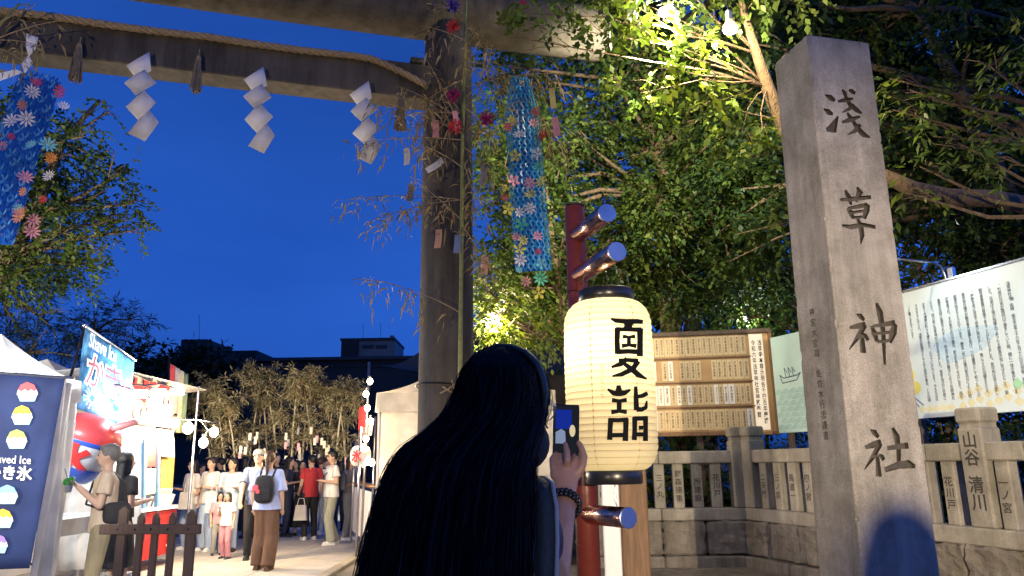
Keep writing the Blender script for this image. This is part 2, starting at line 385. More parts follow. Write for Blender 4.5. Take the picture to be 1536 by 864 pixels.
mon = thing('name_pillar', 'tall square granite pillar carved with four large characters', 'stone pillar', PO, PA)
pil = part('shaft', b, [M['granite'], M['carve']], mon)
m = pil.modifiers.new('b', 'BEVEL'); m.width = .012; m.segments = 2; m.limit_method = 'ANGLE'
# carved characters (brush strokes cut into the front face): points in photograph-derived face units
def S1(pts): return [(1220 + x / 3.2, 110 + y / 3.2) for x, y in pts]
def S2(pts): return [(1240 + x / 2.787, 430 + y / 2.787) for x, y in pts]
ST = [
 (S1, [(56, 103), (82, 117), (104, 131)], (4, 22, 13)), (S1, [(50, 170), (72, 185), (94, 197)], (4, 22, 10)), (S1, [(62, 272), (92, 268), (120, 203)], (12, 32, 3)),
 (S1, [(139, 77), (150, 92), (158, 118)], (7, 16, 10)), (S1, [(170, 80), (185, 86), (202, 96)], (7, 18, 12)), (S1, [(118, 136), (155, 128), (192, 120)], (8, 15, 6)),
 (S1, [(155, 112), (176, 150), (208, 176), (233, 192)], (13, 18, 20, 7)), (S1, [(138, 188), (170, 172), (197, 150)], (3, 12, 12)),
 (S1, [(163, 188), (174, 205), (182, 228)], (7, 15, 9)), (S1, [(137, 236), (180, 222), (224, 207)], (8, 17, 8)), (S1, [(186, 222), (210, 262), (240, 293), (273, 308)], (12, 19, 22, 5)), (S1, [(164, 295), (198, 278), (226, 245)], (3, 13, 12)),
 (S1, [(129, 608), (200, 602), (277, 594)], (9, 15, 12)), (S1, [(153, 560), (168, 590), (182, 632)], (7, 20, 9)), (S1, [(210, 546), (224, 566), (205, 618)], (8, 22, 8)),
 (S1, [(163, 645), (178, 665), (192, 698)], (7, 20, 11)), (S1, [(168, 648), (215, 640), (262, 630)], (9, 13, 13)), (S1, [(264, 628), (256, 655), (244, 698)], (12, 21, 12)), (S1, [(186, 668), (246, 660)], (9, 9)), (S1, [(188, 693), (246, 688)], (9, 9)),
 (S1, [(137, 730), (180, 738), (235, 726), (299, 738)], (8, 15, 14, 12)), (S1, [(210, 690), (228, 735), (234, 775), (228, 820)], (9, 19, 17, 3)),
 (S2, [(125, 115), (142, 124), (157, 140)], (4, 16, 9)), (S2, [(96, 172), (130, 165), (163, 156)], (7, 14, 12)), (S2, [(160, 160), (132, 208), (94, 264)], (14, 13, 2)), (S2, [(147, 190), (150, 235), (153, 277)], (10, 14, 17)), (S2, [(150, 195), (162, 205), (174, 224)], (5, 12, 10)),
 (S2, [(188, 163), (200, 195), (212, 232)], (7, 18, 9)), (S2, [(195, 165), (240, 158), (286, 150)], (8, 11, 14)), (S2, [(286, 155), (278, 190), (264, 234)], (14, 21, 11)), (S2, [(206, 196), (266, 190)], (8, 8)), (S2, [(212, 230), (266, 225)], (8, 9)), (S2, [(208, 68), (222, 105), (236, 190), (243, 326)], (8, 19, 14, 7)),
 (S2, [(183, 598), (200, 610), (217, 630)], (4, 16, 9)), (S2, [(160, 672), (192, 662), (228, 648)], (8, 15, 13)), (S2, [(224, 655), (196, 708), (159, 764)], (14, 13, 2)), (S2, [(211, 703), (215, 750), (218, 794)], (10, 14, 17)), (S2, [(218, 702), (230, 710), (240, 724)], (5, 13, 10)),
 (S2, [(253, 676), (298, 668), (342, 664)], (10, 13, 15)), (S2, [(276, 590), (292, 625), (300, 675), (302, 740)], (8, 18, 14, 12)), (S2, [(243, 766), (300, 746), (345, 742), (371, 752)], (12, 17, 20, 9)),
]
# the front face leans a hair with the taper: work out its plane
f0 = PO + Matrix.Rotation(PA, 3, 'Z') @ rings[1][0]; f1 = PO + Matrix.Rotation(PA, 3, 'Z') @ rings[1][1]; f2 = PO + Matrix.Rotation(PA, 3, 'Z') @ rings[2][0]
FN = (f1 - f0).cross(f2 - f0).normalized(); FU = (f1 - f0).normalized(); FV = FN.cross(FU).normalized()
irot = Matrix.Rotation(-PA, 3, 'Z')
cut = bmesh.new()
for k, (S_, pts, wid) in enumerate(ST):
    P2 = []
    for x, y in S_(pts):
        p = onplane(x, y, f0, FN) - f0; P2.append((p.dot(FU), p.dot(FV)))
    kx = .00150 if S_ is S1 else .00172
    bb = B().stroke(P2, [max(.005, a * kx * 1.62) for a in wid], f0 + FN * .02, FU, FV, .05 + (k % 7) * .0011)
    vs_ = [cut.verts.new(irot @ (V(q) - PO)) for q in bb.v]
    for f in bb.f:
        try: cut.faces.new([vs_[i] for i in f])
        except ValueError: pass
rch = random.Random(4)
for k in range(34):      # worn, chipped arrises
    e = rch.choice([0, 0, 1, 1, 3]); f = rch.random() ** .8; pz = rings[1][e].lerp(rings[2][e], f); r_ = rch.uniform(.010, .024)
    if k < 8: e2 = rch.choice([(0, 1), (0, 3), (0, 1)]); pz = rings[2][e2[0]].lerp(rings[2][e2[1]], rch.random())
    bm3 = bmesh.ops.create_icosphere(cut, subdivisions=1, radius=r_, matrix=Matrix.Translation(pz) @ Matrix.Diagonal((1, 1, rch.uniform(.8, 3.0), 1)) @ Matrix.Rotation(rch.uniform(0, 3), 4, 'X'))
    for v_ in bm3['verts']:
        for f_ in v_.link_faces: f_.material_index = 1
bmesh.ops.recalc_face_normals(cut, faces=cut.faces[:])
cm = bpy.data.meshes.new('cut'); cut.to_mesh(cm); cut.free(); cm.materials.append(M['carve']); cm.materials.append(M['granite'])
co = bpy.data.objects.new('cut', cm); COL.objects.link(co); co.location = PO; co.rotation_euler = (0, 0, PA)
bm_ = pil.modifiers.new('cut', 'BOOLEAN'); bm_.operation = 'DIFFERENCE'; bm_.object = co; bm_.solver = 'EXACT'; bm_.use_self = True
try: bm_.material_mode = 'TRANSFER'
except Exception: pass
dg = bpy.context.evaluated_depsgraph_get(); nm_ = bpy.data.meshes.new_from_object(pil.evaluated_get(dg), depsgraph=dg)
pil.modifiers.clear(); pil.data = nm_
bpy.data.objects.remove(co)
# engraved signature on the left face
g0 = f0; g3 = PO + Matrix.Rotation(PA, 3, 'Z') @ rings[1][3]; g2 = f2
GN = (g2 - g0).cross(g3 - g0).normalized()
if GN.x > 0: GN = -GN
GU = (g0 - g3).normalized(); GV = V((0, 0, 1))
b = B(); s_ = '神宮大宮司佐佐木行忠謹書'
for i, ch in enumerate(s_):
    f = (i + (.9 if i > 4 else 0)) / 12.4; p = onplane(1218 + 22 * f, 468 + 193 * f, g0, GN) + GN * .002
    text(b, ch, p, GU, GV, .062, .006)
part('signature', b, M['engrave'], mon, world=True)

# ------------------------------------------------------------------ stone fence (tamagaki)
FC = V((3.44, 11.3, 0)); FR = V((5.15, 6.0, 0)); FL = V((.9, 11.45, 0))
def fence_run(name, A, E, label, names, posts, nb):
    d = E - A; L = d.length; d.normalize(); nrm = V((d.y, -d.x, 0))
    if nrm.y > 0 and abs(nrm.y) > .5: nrm = -nrm
    if abs(nrm.y) <= .5 and nrm.x > 0: nrm = -nrm
    if name == 'right' and nrm.x > 0: nrm = -nrm
    Mx = Matrix((d, -nrm, V((0, 0, 1)))).transposed()
    th = thing('stone_fence', label, 'stone fence', A, 0, 'granite shrine fence runs')
    def at_(s, z, off=0): return d * s + nrm * off + V((0, 0, z))
    ns = max(2, round(L / 1.15)); rg = random.Random(len(label))
    for i in range(ns):    # rails and plinth stones
        s = (i + .5) * L / ns; w_ = L / ns - .006
        part('top_rail', B().cbox(at_(s, 1.545), (w_, .21, .18), .014, Mx), M['fence_stone'], th)
        part('lower_rail', B().cbox(at_(s, .735, .0), (w_, .30, .17), .014, Mx), M['fence_stone'], th)
        part('foot_stone', B().cbox(at_(s, .085, .03), (w_, .46, .17), .02, Mx), M['rough_stone'], th)
    ns2 = max(2, round(L / .62)); 
    for i in range(ns2):
        s = (i + .5) * L / ns2; o = part('plinth_stone', B().cbox(at_(s, .41, rg.uniform(-.01, .015)), (L / ns2 - .008, .34, .47), .03, Mx), M['rough_stone'], th)
        ds = o.modifiers.new('s', 'SUBSURF'); ds.subdivision_type = 'SIMPLE'; ds.levels = ds.render_levels = 3
        tx = bpy.data.textures.new('rock', 'CLOUDS'); tx.noise_scale = .12; dm = o.modifiers.new('d', 'DISPLACE'); dm.texture = tx; dm.strength = .09; dm.texture_coords = 'GLOBAL'
    for i in range(nb):
        s = (i + .5) * L / nb
        if any(abs(s - p) < .17 for p in posts): continue
        bl = part('baluster', B().cbox(at_(s, 1.137), (.155, .14, .64), .012, Mx), M['fence_stone'], th)
        b = B(); st = names[i % len(names)]; hh = min(.5, .115 * len(st))
        for j, ch in enumerate(st): text(b, ch, at_(s, 1.137 + hh / 2 - (j + .5) * hh / len(st), .073), d if d.x > 0 else -d, (0, 0, 1), .105, .012)
        part('carved_name', b, M['engrave'], bl)
    for p in posts:
        po = part('post', B().cbox(at_(p, 1.30, .0), (.27, .27, .96), .018, Mx), M['fence_stone'], th)
        part('post_neck', B().cbox(at_(p, 1.80, .0), (.23, .23, .05), .004, Mx), M['fence_stone'], po)
        part('post_cap', B().cbox(at_(p, 1.90, .0), (.28, .28, .15), .022, Mx), M['fence_stone'], po)
    return th, d, nrm, at_
fence_run('left', FL, FC - V((.06, 0, 0)), 'granite fence with carved names running behind the paper lantern below the wooden notice board', ['花川戸', '宮本睦', '宮本幹典', '福和商会', '三ノ丸', '藤森徳重', '御所建設'], [2.44], 9)
Lr = (FR - FC).length
pp = onplane(1476, 700, FC, V(((FR - FC).y, -(FR - FC).x, 0)).normalized()); sp_ = (pp - FC).dot((FR - FC).normalized())
th, d_, n_, at_f = fence_run('right', FC, FR, 'granite fence with carved names passing behind the tall stone pillar towards the right', ['一ノ宮', '二天門', '三ノ宮', '馬道一', '四ノ宮', '金三', '象潟睦', '田原町', '本金田', '今竹', '清川', '花川戸', '千束'], [.16, sp_], 18)
b = B()
for j, ch in enumerate('山谷清川'):
    z = 1.66 - j * .17 - (.09 if j > 1 else 0); text(b, ch, at_f(sp_, z, .138), d_, (0, 0, 1), .17, .02)
part('carved_name', b, M['engrave'], th)

# ------------------------------------------------------------------ wooden notice board behind the fence
M['board'] = mat('board_panel', (.42, .26, .11), .55, .15, 3, .1, 30)
M['strip'] = mat('name_slip', (.60, .47, .27), .7, .12, 9)
M['slip_white'] = mat('white_slip', (.78, .74, .66), .7, .05, 9)
q = [at(938, 652, 12.15), at(1166, 652, 11.75), at(1166, 512, 11.75), at(938, 507, 12.15)]
bo = q[0]; bx = (q[1] - q[0]); bx.z = 0; bw = bx.length; bx.normalize(); bn = V((bx.y, -bx.x, 0)); bh = q[3].z - q[0].z; bz0 = q[0].z
board = thing('notice_board', 'wide wooden notice board with rows of handwritten name slips above the stone fence', 'notice board', (bo.x, bo.y, 0), math.atan2(bx.y, bx.x))
part('panel', B().cbox((bw / 2, .03, bz0 + bh / 2), (bw, .05, bh), .004), M['board'], board)
for z, h_ in ((bz0 + bh + .02, .07), (bz0 - .02, .05)): part('frame_rail', B().cbox((bw / 2, 0, z), (bw + .08, .12, h_), .008), M['darkwood'] if h_ > .06 else M['wood'], board)
for x in (-.02, bw + .02): part('frame_stile', B().cbox((x, -.005, bz0 + bh / 2), (.06, .1, bh - .02), .008), M['wood'], board)
for x in (.25, bw / 2, bw - .3): part('post', B().cbox((x, .12, (bz0 + bh) / 2), (.10, .10, bz0 + bh), .008), M['darkwood'], board)
KAN = '浅草氏子中宮本雷門花川戸象潟馬道西町東町千束田原北松清島聖天山谷今戸吉原三筋寿駒形奉納金壱万円也御神輿会青年部'
rg = random.Random(3); rowh = bh / 4
for r in range(4):
    zc = bz0 + bh - (r + .5) * rowh; part('slip_shelf', B().cbox((bw / 2 - .12, -.012, zc - rowh / 2 + .012), (bw - .34, .03, .022), .003), M['wood'], board)
    x = .45
    while x < bw - .42:
        w_ = rg.choice([.085, .085, .1, .075])
        if r == 1 and rg.random() < .3: x += w_; continue
        wh = rg.random() < (.25 if r in (1, 2) else .04)
        o = part('name_slip', B().box((x + w_ / 2, -.004 - .002 * rg.random(), zc + .01), (w_ - .008, .006, rowh * .80)), M['slip_white'] if wh else M['strip'], board)
        b = B(); st = ''.join(rg.choice(KAN) for _ in range(5))
        text(b, vert(st), (x + w_ / 2, -.0105, zc + .01), (1, 0, 0), (0, 0, 1), .05, .01, 1, fit=(.034, rowh * .62)); part('handwriting', b, M['engrave'], o); x += w_
w_ = .2; part('title_slip', B().box((bw - .2, -.02, bz0 + bh / 2), (.21, .008, bh * .96)), M['slip_white'], board)
b = B(); text(b, vert('浅草寺本尊示現会千四百年慶讃'), (bw - .145, -.026, bz0 + bh * .5), (1, 0, 0), (0, 0, 1), .07, .012, fit=(.062, bh * .84)); text(b, vert('令和六年浅草神社宮神輿奉賛'), (bw - .245, -.026, bz0 + bh * .53), (1, 0, 0), (0, 0, 1), .07, .012, fit=(.062, bh * .78)); part('title_writing', b, M['ink'], board)

# ------------------------------------------------------------------ lit white information signs
M['sign_white'] = mat('sign_face', (.66, .80, .86), .35, .03, 2)
M['sign_teal'] = mat('sign_wave_print', (.22, .42, .42), .4, .1, 4)
M['sign_yellow'] = mat('sign_yellow_print', (.75, .70, .18), .4, .05)
M['sign_blue'] = mat('sign_blue_print', (.35, .58, .85), .4, .1, 6)
M['sign_pale'] = mat('sign_pale_print', (.72, .72, .48), .4, .05)
M['sign_green'] = mat('sign_green_print', (.35, .72, .45), .4, .05)
M['sign_ink'] = mat('sign_ink', (.05, .07, .14), .5, 0)
def board_frame(px_l, Yl, px_r, Yr, ytl, ybl, ytr, ybr):
    a = at(px_l, ybl, Yl); c = at(px_r, ybr, Yr); d = c - a; d.z = 0; L = d.length; d.normalize()
    return a, d, L, a.z, at(px_l, ytl, Yl).z
# sign A (sail ship, waves) behind the fence left of the pillar
a = at(1168, 650, 11.15); d = V((.16, -1, 0)).normalized() ; d = (at(1300, 600, 9.6) - a); d.z = 0; LA = d.length; d.normalize(); z0 = a.z; zA = at(1162, 507, 11.15).z
sgA = thing('ship_sign', 'pale teal information sign with a ship and wave pattern left of the stone pillar', 'sign', (a.x, a.y, 0), math.atan2(d.y, d.x))
part('face', B().cbox((LA / 2, .03, (z0 + zA) / 2), (LA, .05, zA - z0), .006), mat('sign_mint', (.40, .58, .56), .4, .06, 3), sgA)
for x in (.15, LA - .15): part('post', B().cbox((x, .1, zA / 2), (.07, .07, zA), .006), M['darkwood'], sgA)
b = B()
for r in range(7):
    for k in range(12):
        cx = .08 + k * .15 + (.075 if r % 2 else 0); cz = z0 + .05 + r * .085
        if cx > LA - .1: continue
        for rr in (.07, .045, .02):
            b.tube([(cx + rr * math.cos(t_ * math.pi / 8), .003, cz + rr * math.sin(t_ * math.pi / 8)) for t_ in range(9)], .0045, 4)
part('wave_print', b, M['sign_teal'], sgA)
b = B()
hull = [(.18, .0), (.48, .02), (.56, .12), (.5, .09), (.22, .07), (.14, .12)]
zs = z0 + .72
for i in range(len(hull)):
    p, q_ = hull[i], hull[(i + 1) % len(hull)]; b.tube([(p[0], .002, zs + p[1]), (q_[0], .002, zs + q_[1])], .007, 4)
for x in (.26, .34, .42): b.tube([(x, .002, zs + .08), (x - .02, .002, zs + .22), (x + .04, .002, zs + .14)], .006, 4)
part('ship_print', b, M['sign_ink'], sgA)
b = B(); b.prism([(.30 * math.cos(k * .35) * (.8 + .2 * math.sin(k * 2)) + .95, .22 * math.sin(k * .35) + (zA - .35)) for k in range(18)], (0, .004, 0), (1, 0, 0), (0, 0, 1), .002); part('cloud_print', b, M['sign_blue'], sgA)
# sign B (long text) to the right of the pillar
a = at(1340, 631, 9.2); c = at(1540, 610, 7.55); d = c - a; d.z = 0; d.normalize(); LB = 4.2; z0 = a.z; z1 = at(1357, 444, 9.0).z
sgB = thing('history_sign', 'bright white information sign with columns of text and yellow prints right of the pillar', 'sign', (a.x, a.y, 0), math.atan2(d.y, d.x))
hB = z1 - z0
part('face', B().cbox((LB / 2, .03, z0 + hB / 2), (LB, .05, hB), .006), M['sign_white'], sgB)
part('edge_trim', B().cbox((LB / 2, .028, z1 + .012), (LB + .03, .07, .03), .004), M['steel'], sgB)
for x in (.3, LB / 2, LB - .3): part('post', B().cbox((x, .11, z1 / 2), (.08, .08, z1), .006), M['darkwood'], sgB)
PASS = ('浅草神社の御由緒　推古天皇三十六年三月十八日の早朝、檜前浜成、竹成の兄弟が隅田川で漁をしていた時、網に一体の像がかかりました。'
 '兄弟は土地の知識人であった土師真中知に見せたところ、聖観世音菩薩の尊像であることがわかりました。真中知は自ら出家し、屋敷を寺に改めて供養に努めました。'
 '後に三人の功績をたたえ、真中知の嫡子が観世音の霊夢を受け、三社権現として祀ったことが創建の始まりとされています。'
 '慶安二年には徳川家光公により社殿が寄進され、その後の火災や震災、戦災を免れて今日に至り、国の重要文化財に指定されました。'
 '明治の神仏分離令により三社明神社となり、同六年に浅草神社と名を改めました。毎年五月の三社祭には多くの神輿が町々を練り歩き、人々でにぎわいます。'
 '今もなお氏子の方々に守られ、浅草の総鎮守として広く信仰を集め、「三社様」と親しまれています。')
NC = 30; cols = [PASS[k:k + NC] for k in range(0, len(PASS), NC)]; x = .46 + .108 * (len(cols) - 1)
for i, s_ in enumerate(cols):
    b = B()
    for k, ch in enumerate(s_):
        if ch != '　': text(b, ch, (x + (.012 if ch in '、。' else 0), .002, z1 - .20 - k * hB * .76 / NC + (.012 if ch in '、。' else 0)), (1, 0, 0), (0, 0, 1), .044, .006)
    part('text_column', b, M['sign_ink'], sgB); x -= .108
def disc(b, x, z, r, y=.003, n=22): return b.prism([(x + r * math.cos(6.2832 * k / n), z + r * math.sin(6.2832 * k / n)) for k in range(n)], (0, y, 0), (1, 0, 0), (0, 0, 1), .002)
b = B(); disc(b, .24, z0 + hB * .62, .12); disc(b, .30, z0 + hB * .34, .11, .0035); disc(b, .40, z0 + hB * .24, .075, .002); part('yellow_print', b, M['sign_yellow'], sgB)
b = B()
for k in range(18):
    cx = 1.0 + (k % 9) * .11; cz = z0 + .10 + (k // 9) * .11 + ((k * 7) % 3) * .03
    b.prism([(cx - .055, cz), (cx, cz - .055), (cx + .055, cz), (cx, cz + .055)], (0, .004, 0), (1, 0, 0), (0, 0, 1), .002)
for k in range(5): cx = .45 + k * .1; b.prism([(cx - .05, z0 + .1), (cx, z0 + .05), (cx + .05, z0 + .1), (cx, z0 + .15)], (0, .004, 0), (1, 0, 0), (0, 0, 1), .002)
part('diamond_print', b, M['sign_pale'], sgB)
b = B(); b.prism([(1.62, z0 + .28), (1.68, z0 + .22), (1.74, z0 + .28), (1.68, z0 + .34)], (0, .0015, 0), (1, 0, 0), (0, 0, 1), .002); part('green_print', b, M['sign_green'], sgB)
b = B(); cloud = []
for k in range(48):
    a = 6.2832 * k / 48; rr = 1 + .10 * math.sin(3 * a + 1) + .06 * math.sin(5 * a); cloud.append((1.12 + .40 * rr * math.cos(a), z0 + hB * .52 + .17 * rr * math.sin(a) + .05 * math.cos(a)))
b.prism(cloud, (0, .0042, 0), (1, 0, 0), (0, 0, 1), .002); part('cloud_print', b, mat('sign_pale_blue', (.52, .72, .86), .4, .15, 5), sgB)
b = B()
for ang in (-1.9, -1.5, -1.1, -2.4): b.tube([(.34, .002, z0 + hB * .2), (.34 + .1 * math.cos(ang), .002, z0 + hB * .2 + .08 * math.sin(ang)), (.34 + .2 * math.cos(ang + .3), .002, z0 + hB * .2 + .17 * math.sin(ang))], .006, 4)
part('hand_print', b, M['sign_ink'], sgB)
# gooseneck lamp over the sign
gp = sgB.matrix_basis
def sB(x, y, z): return gp @ V((x, y, z))
xs = .95
lamp = thing('sign_lamp', 'thin steel gooseneck lamp arching over the bright white sign', 'lamp', sB(xs, .09, z1), sgB.rotation_euler.z)
part('arm', B().tube([(0, 0, -.2), (0, 0, .10), (0, -.05, .2), (0, -.15, .235), (-.1, -1.0, .28)], .014, 8), M['steel'], lamp, True)
part('clamp', B().cbox((.09, 0, .06), (.07, .06, .2), .006), M['steel'], lamp)
part('lamp_head', B().cbox((-.1, -1.0, .25), (.62, .07, .04), .01), M['steel'], lamp)
part('lamp_lens', B().box((-.1, -1.0, .226), (.55, .045, .006)), glow('lens_glow', (.85, .95, 1), 14), lamp)
SIGNSPOT = (sB(xs - .1, -.9, z1 + .31), sB(xs + .0, 0, z0 + hB * .45))
for dx in (-.35, .75):
    spotlight(sB(xs + dx, -.92, z1 + .30), sB(xs + dx * 1.3, 0, z0 + hB * .42), (.80, .93, 1.0), 52, R(125), .06, lamp, .8)
# ================================================================== lantern on red post
LX, LY = at(915, 580, 4.0).x, 4.0
zb, zt = at(915, 706, 4.0).z, at(915, 454, 4.0).z; hL = zt - zb; RL = .241
lant = thing('paper_lantern', 'large lit cream paper lantern with black characters hanging from the red post', 'paper lantern', (LX, LY, zb), R(-8))
def lrad(u):   # u 0..1 bottom to top
    q = abs(u - .5) * 2; r = RL * (1 - .03 * q * q)
    e = .14; d_ = min(u, 1 - u)
    if d_ < e: r *= .60 + .40 * math.sqrt(max(0, 1 - ((e - d_) / e) ** 2))
    return r
m = bpy.data.materials.new('lantern_paper'); m.use_nodes = True; n = m.node_tree; n.nodes.remove(n.nodes['Principled BSDF'])
t_ = n.nodes.new('ShaderNodeBsdfTranslucent'); t_.inputs[0].default_value = (.96, .90, .62, 1); d0 = n.nodes.new('ShaderNodeBsdfDiffuse'); d0.inputs[0].default_value = (.75, .66, .45, 1)
mx = n.nodes.new('ShaderNodeMixShader'); mx.inputs[0].default_value = .55; n.links.new(d0.outputs[0], mx.inputs[1]); n.links.new(t_.outputs[0], mx.inputs[2]); n.links.new(mx.outputs[0], n.nodes['Material Output'].inputs[0]); M['lpaper'] = m
NR = 27; prof = []
for i in range(NR * 6 + 1):
    u = i / (NR * 6); g = abs(math.sin(math.pi * i / 6)); prof.append((lrad(u) * (1 - .012 + .014 * g), u * hL))
pbody = part('paper_body', B().lathe(prof, 72, cap=False), M['lpaper'], lant, True)
M['rib'] = leafmat('bamboo_rib', (.50, .36, .14), .5)
for i in range(1, NR):
    u = i / NR; r = lrad(u) * .989; b = B(); b.tube([(r * math.cos(a), r * math.sin(a), u * hL) for a in np.linspace(0, 2 * math.pi, 49)], .0013, 4, cap=False); part('hoop', b, M['rib'], pbody, True)
for a in (-1.95, -.95, .3, 1.6, 2.8):   # vertical threads
    part('thread', B().tube([(lrad(u) * .992 * math.cos(a), lrad(u) * .992 * math.sin(a), u * hL) for u in np.linspace(0.01, .99, 40)], .0022, 4), M['rib'], pbody)
rc = lrad(1) * 1.06
part('top_cap', B().lathe([(rc * .85, .0), (rc, .0), (rc, .008), (rc * 1.03, .012), (rc * 1.03, .066), (rc * .97, .072), (rc * .97, .02), (rc * .9, .012)], 48, (0, 0, hL - .004), cap=False), M['black'], lant, True)
part('bottom_cap', B().lathe([(rc * .8, .0), (rc * .96, .0), (rc, .006), (rc, .066), (rc * .97, .072), (rc * .8, .072)], 48, (0, 0, -.068)), M['black'], lant, True)
part('handle', B().tube([(-rc * .9, 0, hL + .06), (-rc * .8, 0, hL + .16), (0, 0, hL + .215), (rc * .8, 0, hL + .16), (rc * .9, 0, hL + .06)], .004, 6), M['black'], lant, True)
bulbp = V((LX - .055, LY - .02, zb + hL * .70))
part('light_bulb', B().ell(tuple(lant.matrix_basis.inverted() @ bulbp), (.018, .018, .024)), glow('warm_bulb', (1, .82, .5), 6), lant, True)
# characters, mapped onto the lantern's curved face
LS = [
 ([(228, 143), (250, 152), (300, 156), (345, 155), (371, 158)], (8, 17, 19, 19, 15)), ([(303, 160), (300, 178), (290, 192)], (34, 20, 20)), ([(318, 160), (312, 178), (318, 190)], (20, 16, 16)),
 ([(250, 190), (300, 191), (364, 192)], (16, 16, 18)), ([(257, 184), (255, 240), (258, 300)], (22, 20, 22)), ([(358, 186), (358, 240), (357, 312)], (24, 22, 24)), ([(255, 291), (305, 289), (360, 292)], (20, 18, 20)),
 ([(281, 222), (308, 226), (336, 222)], (16, 10, 16)), ([(308, 222), (308, 262)], (15, 15)), ([(276, 265), (308, 261), (342, 265)], (18, 11, 18)),
 ([(300, 322), (272, 345), (230, 360)], (18, 20, 9)), ([(262, 330), (305, 328), (350, 332)], (15, 16, 18)), ([(350, 332), (325, 368), (275, 392), (234, 400)], (20, 20, 18, 7)), ([(288, 345), (320, 368), (350, 394), (388, 413)], (15, 20, 22, 6)),
 ([(262, 441), (263, 466)], (16, 26)), ([(213, 458), (240, 476), (265, 477), (290, 474), (315, 460)], (8, 20, 22, 20, 8)), ([(232, 507), (265, 511), (299, 506)], (17, 13, 17)), ([(265, 508), (264, 556)], (20, 18)), ([(229, 561), (265, 556), (299, 560)], (18, 13, 18)),
 ([(217, 596), (260, 597), (305, 594)], (17, 17, 18)), ([(227, 590), (224, 640), (222, 685)], (21, 19, 21)), ([(295, 590), (294, 640), (292, 690)], (22, 20, 22)), ([(222, 664), (292, 663)], (17, 17)),
 ([(338, 446), (340, 500), (342, 552)], (13, 19, 21)), ([(342, 548), (365, 549), (384, 540), (388, 510)], (19, 18, 15, 6)), ([(345, 492), (368, 488), (392, 476)], (14, 17, 16)),
 ([(328, 590), (392, 588)], (17, 18)), ([(334, 583), (334, 640), (332, 686)], (20, 18, 20)), ([(382, 583), (383, 640), (382, 690)], (20, 18, 20)), ([(334, 660), (384, 660)], (16, 16)), ([(352, 630), (372, 630)], (15, 15))]
def on_lantern(px, py, off=.004):
    # project a pixel of the photograph's lantern onto the body by height and azimuth
    d = ray(px, py); o = V((0, 0, CAM_H)); c = V((LX, LY, 0)); lo, hi = 2.5, LY; p = None
    def ins(s_):
        p = o + d * (s_ / d.y); u = min(1, max(0, (p.z - zb) / hL)); return (V((p.x, p.y, 0)) - c).length <= lrad(u) + off
    hit = hi
    for k in range(160):
        s_ = lo + (hi - lo) * k / 159
        if ins(s_): hit = s_; break
    a_, b_ = hit - (hi - lo) / 159, hit
    for k in range(14):
        m_ = (a_ + b_) / 2
        if ins(m_): b_ = m_
        else: a_ = m_
    p = o + d * (b_ / d.y)
    return p
b = B()
def dens(pts, wid, k=7):
    P, W = [], []
    for i in range(len(pts) - 1):
        for j in range(k):
            f = j / k; P.append((pts[i][0] * (1 - f) + pts[i + 1][0] * f, pts[i][1] * (1 - f) + pts[i + 1][1] * f)); W.append(wid[i] * (1 - f) + wid[i + 1] * f)
    P.append(pts[-1]); W.append(wid[-1]); return P, W
for k, (pts, wid) in enumerate(LS):
    P, W = dens(pts, [a * 1.16 for a in wid]); rows = []
    for i, p in enumerate(P):
        a, c = P[max(i - 1, 0)], P[min(i + 1, len(P) - 1)]; dx, dy = c[0] - a[0], c[1] - a[1]; l = math.hypot(dx, dy) or 1; nx, ny = -dy / l * W[i] / 2, dx / l * W[i] / 2
        rows.append([on_lantern(840 + (p[0] + nx * f) / 2.98, 430 + (p[1] + ny * f) / 2.98, .0035 + .0001 * k) for f in (-1, -.5, 0, .5, 1)])
    vs = [q for r in rows for q in r]; b.add(vs, [(i * 5 + j, i * 5 + j + 1, i * 5 + 6 + j, i * 5 + 5 + j) for i in range(len(rows) - 1) for j in range(4)])
part('lettering', b, M['ink'], pbody, world=True)
b = B()
for j, ch in enumerate('なつもうで'):
    p = on_lantern(903, 550 + j * 11, .006); text(b, ch, p, (.95, .25, 0), (0, 0, 1), .028, .004)
part('small_lettering', b, M['rib'], pbody, world=True)
pointlight(bulbp, (1, .85, .56), 11, .04, 'lantern_light', lant)

PX_, PY_ = at(863, 308, 4.28).x - .005, 4.28
post = thing('red_post', 'dark red painted round post with three metal tipped pegs carrying the lantern', 'post', (PX_, PY_, 0))
ztp = at(863, 310, PY_).z
part('shaft', B().tube([(0.012, 0, 0), (.006, 0, ztp * .5), (0, 0, ztp - .012), (0, 0, ztp)], [.068, .064, .061, .055], 28), M['red_paint'], post, True)
part('top_cap', B().lathe([(.062, ztp - .004), (.064, ztp + .004), (.05, ztp + .012)], 28), M['black'], post, True)
def peg(ex, ey, bx_, by_):
    z = at(bx_, by_, PY_).z; d = ray(ex, ey); s = (z - CAM_H) / d.z if abs(z - CAM_H) > .25 else None
    if s is None or abs(ey - 777) < 5: s = 3.93 / d.y; 
    e = V((0, 0, CAM_H)) + d * s; e -= V((PX_, PY_, 0)); z = e.z
    if abs(ey - 777) < 5: pass
    dd = V((e.x, e.y, 0)).normalized(); r = .052
    b = B().tube([V((0, 0, z)) + dd * .03, V((e.x, e.y, z)) - dd * .01], [r, r], 28); o = part('peg', b, M['copper'] , post, True)
    part('peg_cap', B().tube([V((e.x, e.y, z)) - dd * .012, V((e.x, e.y, z)) - dd * .002, V((e.x, e.y, z))], [r * 1.03, r * 1.03, r * .97], 28), M['zinc'], post, False)
    return V((e.x, e.y, z))
peg(911, 319, 862, 355); pe = peg(926, 377, 866, 415); pl_ = peg(943, 777, 872, 770)
wire = thing('hanging_wire', 'thin black wire tied round the red post above the lantern', 'wire', (PX_, PY_, 0))
zw = at(866, 440, PY_).z
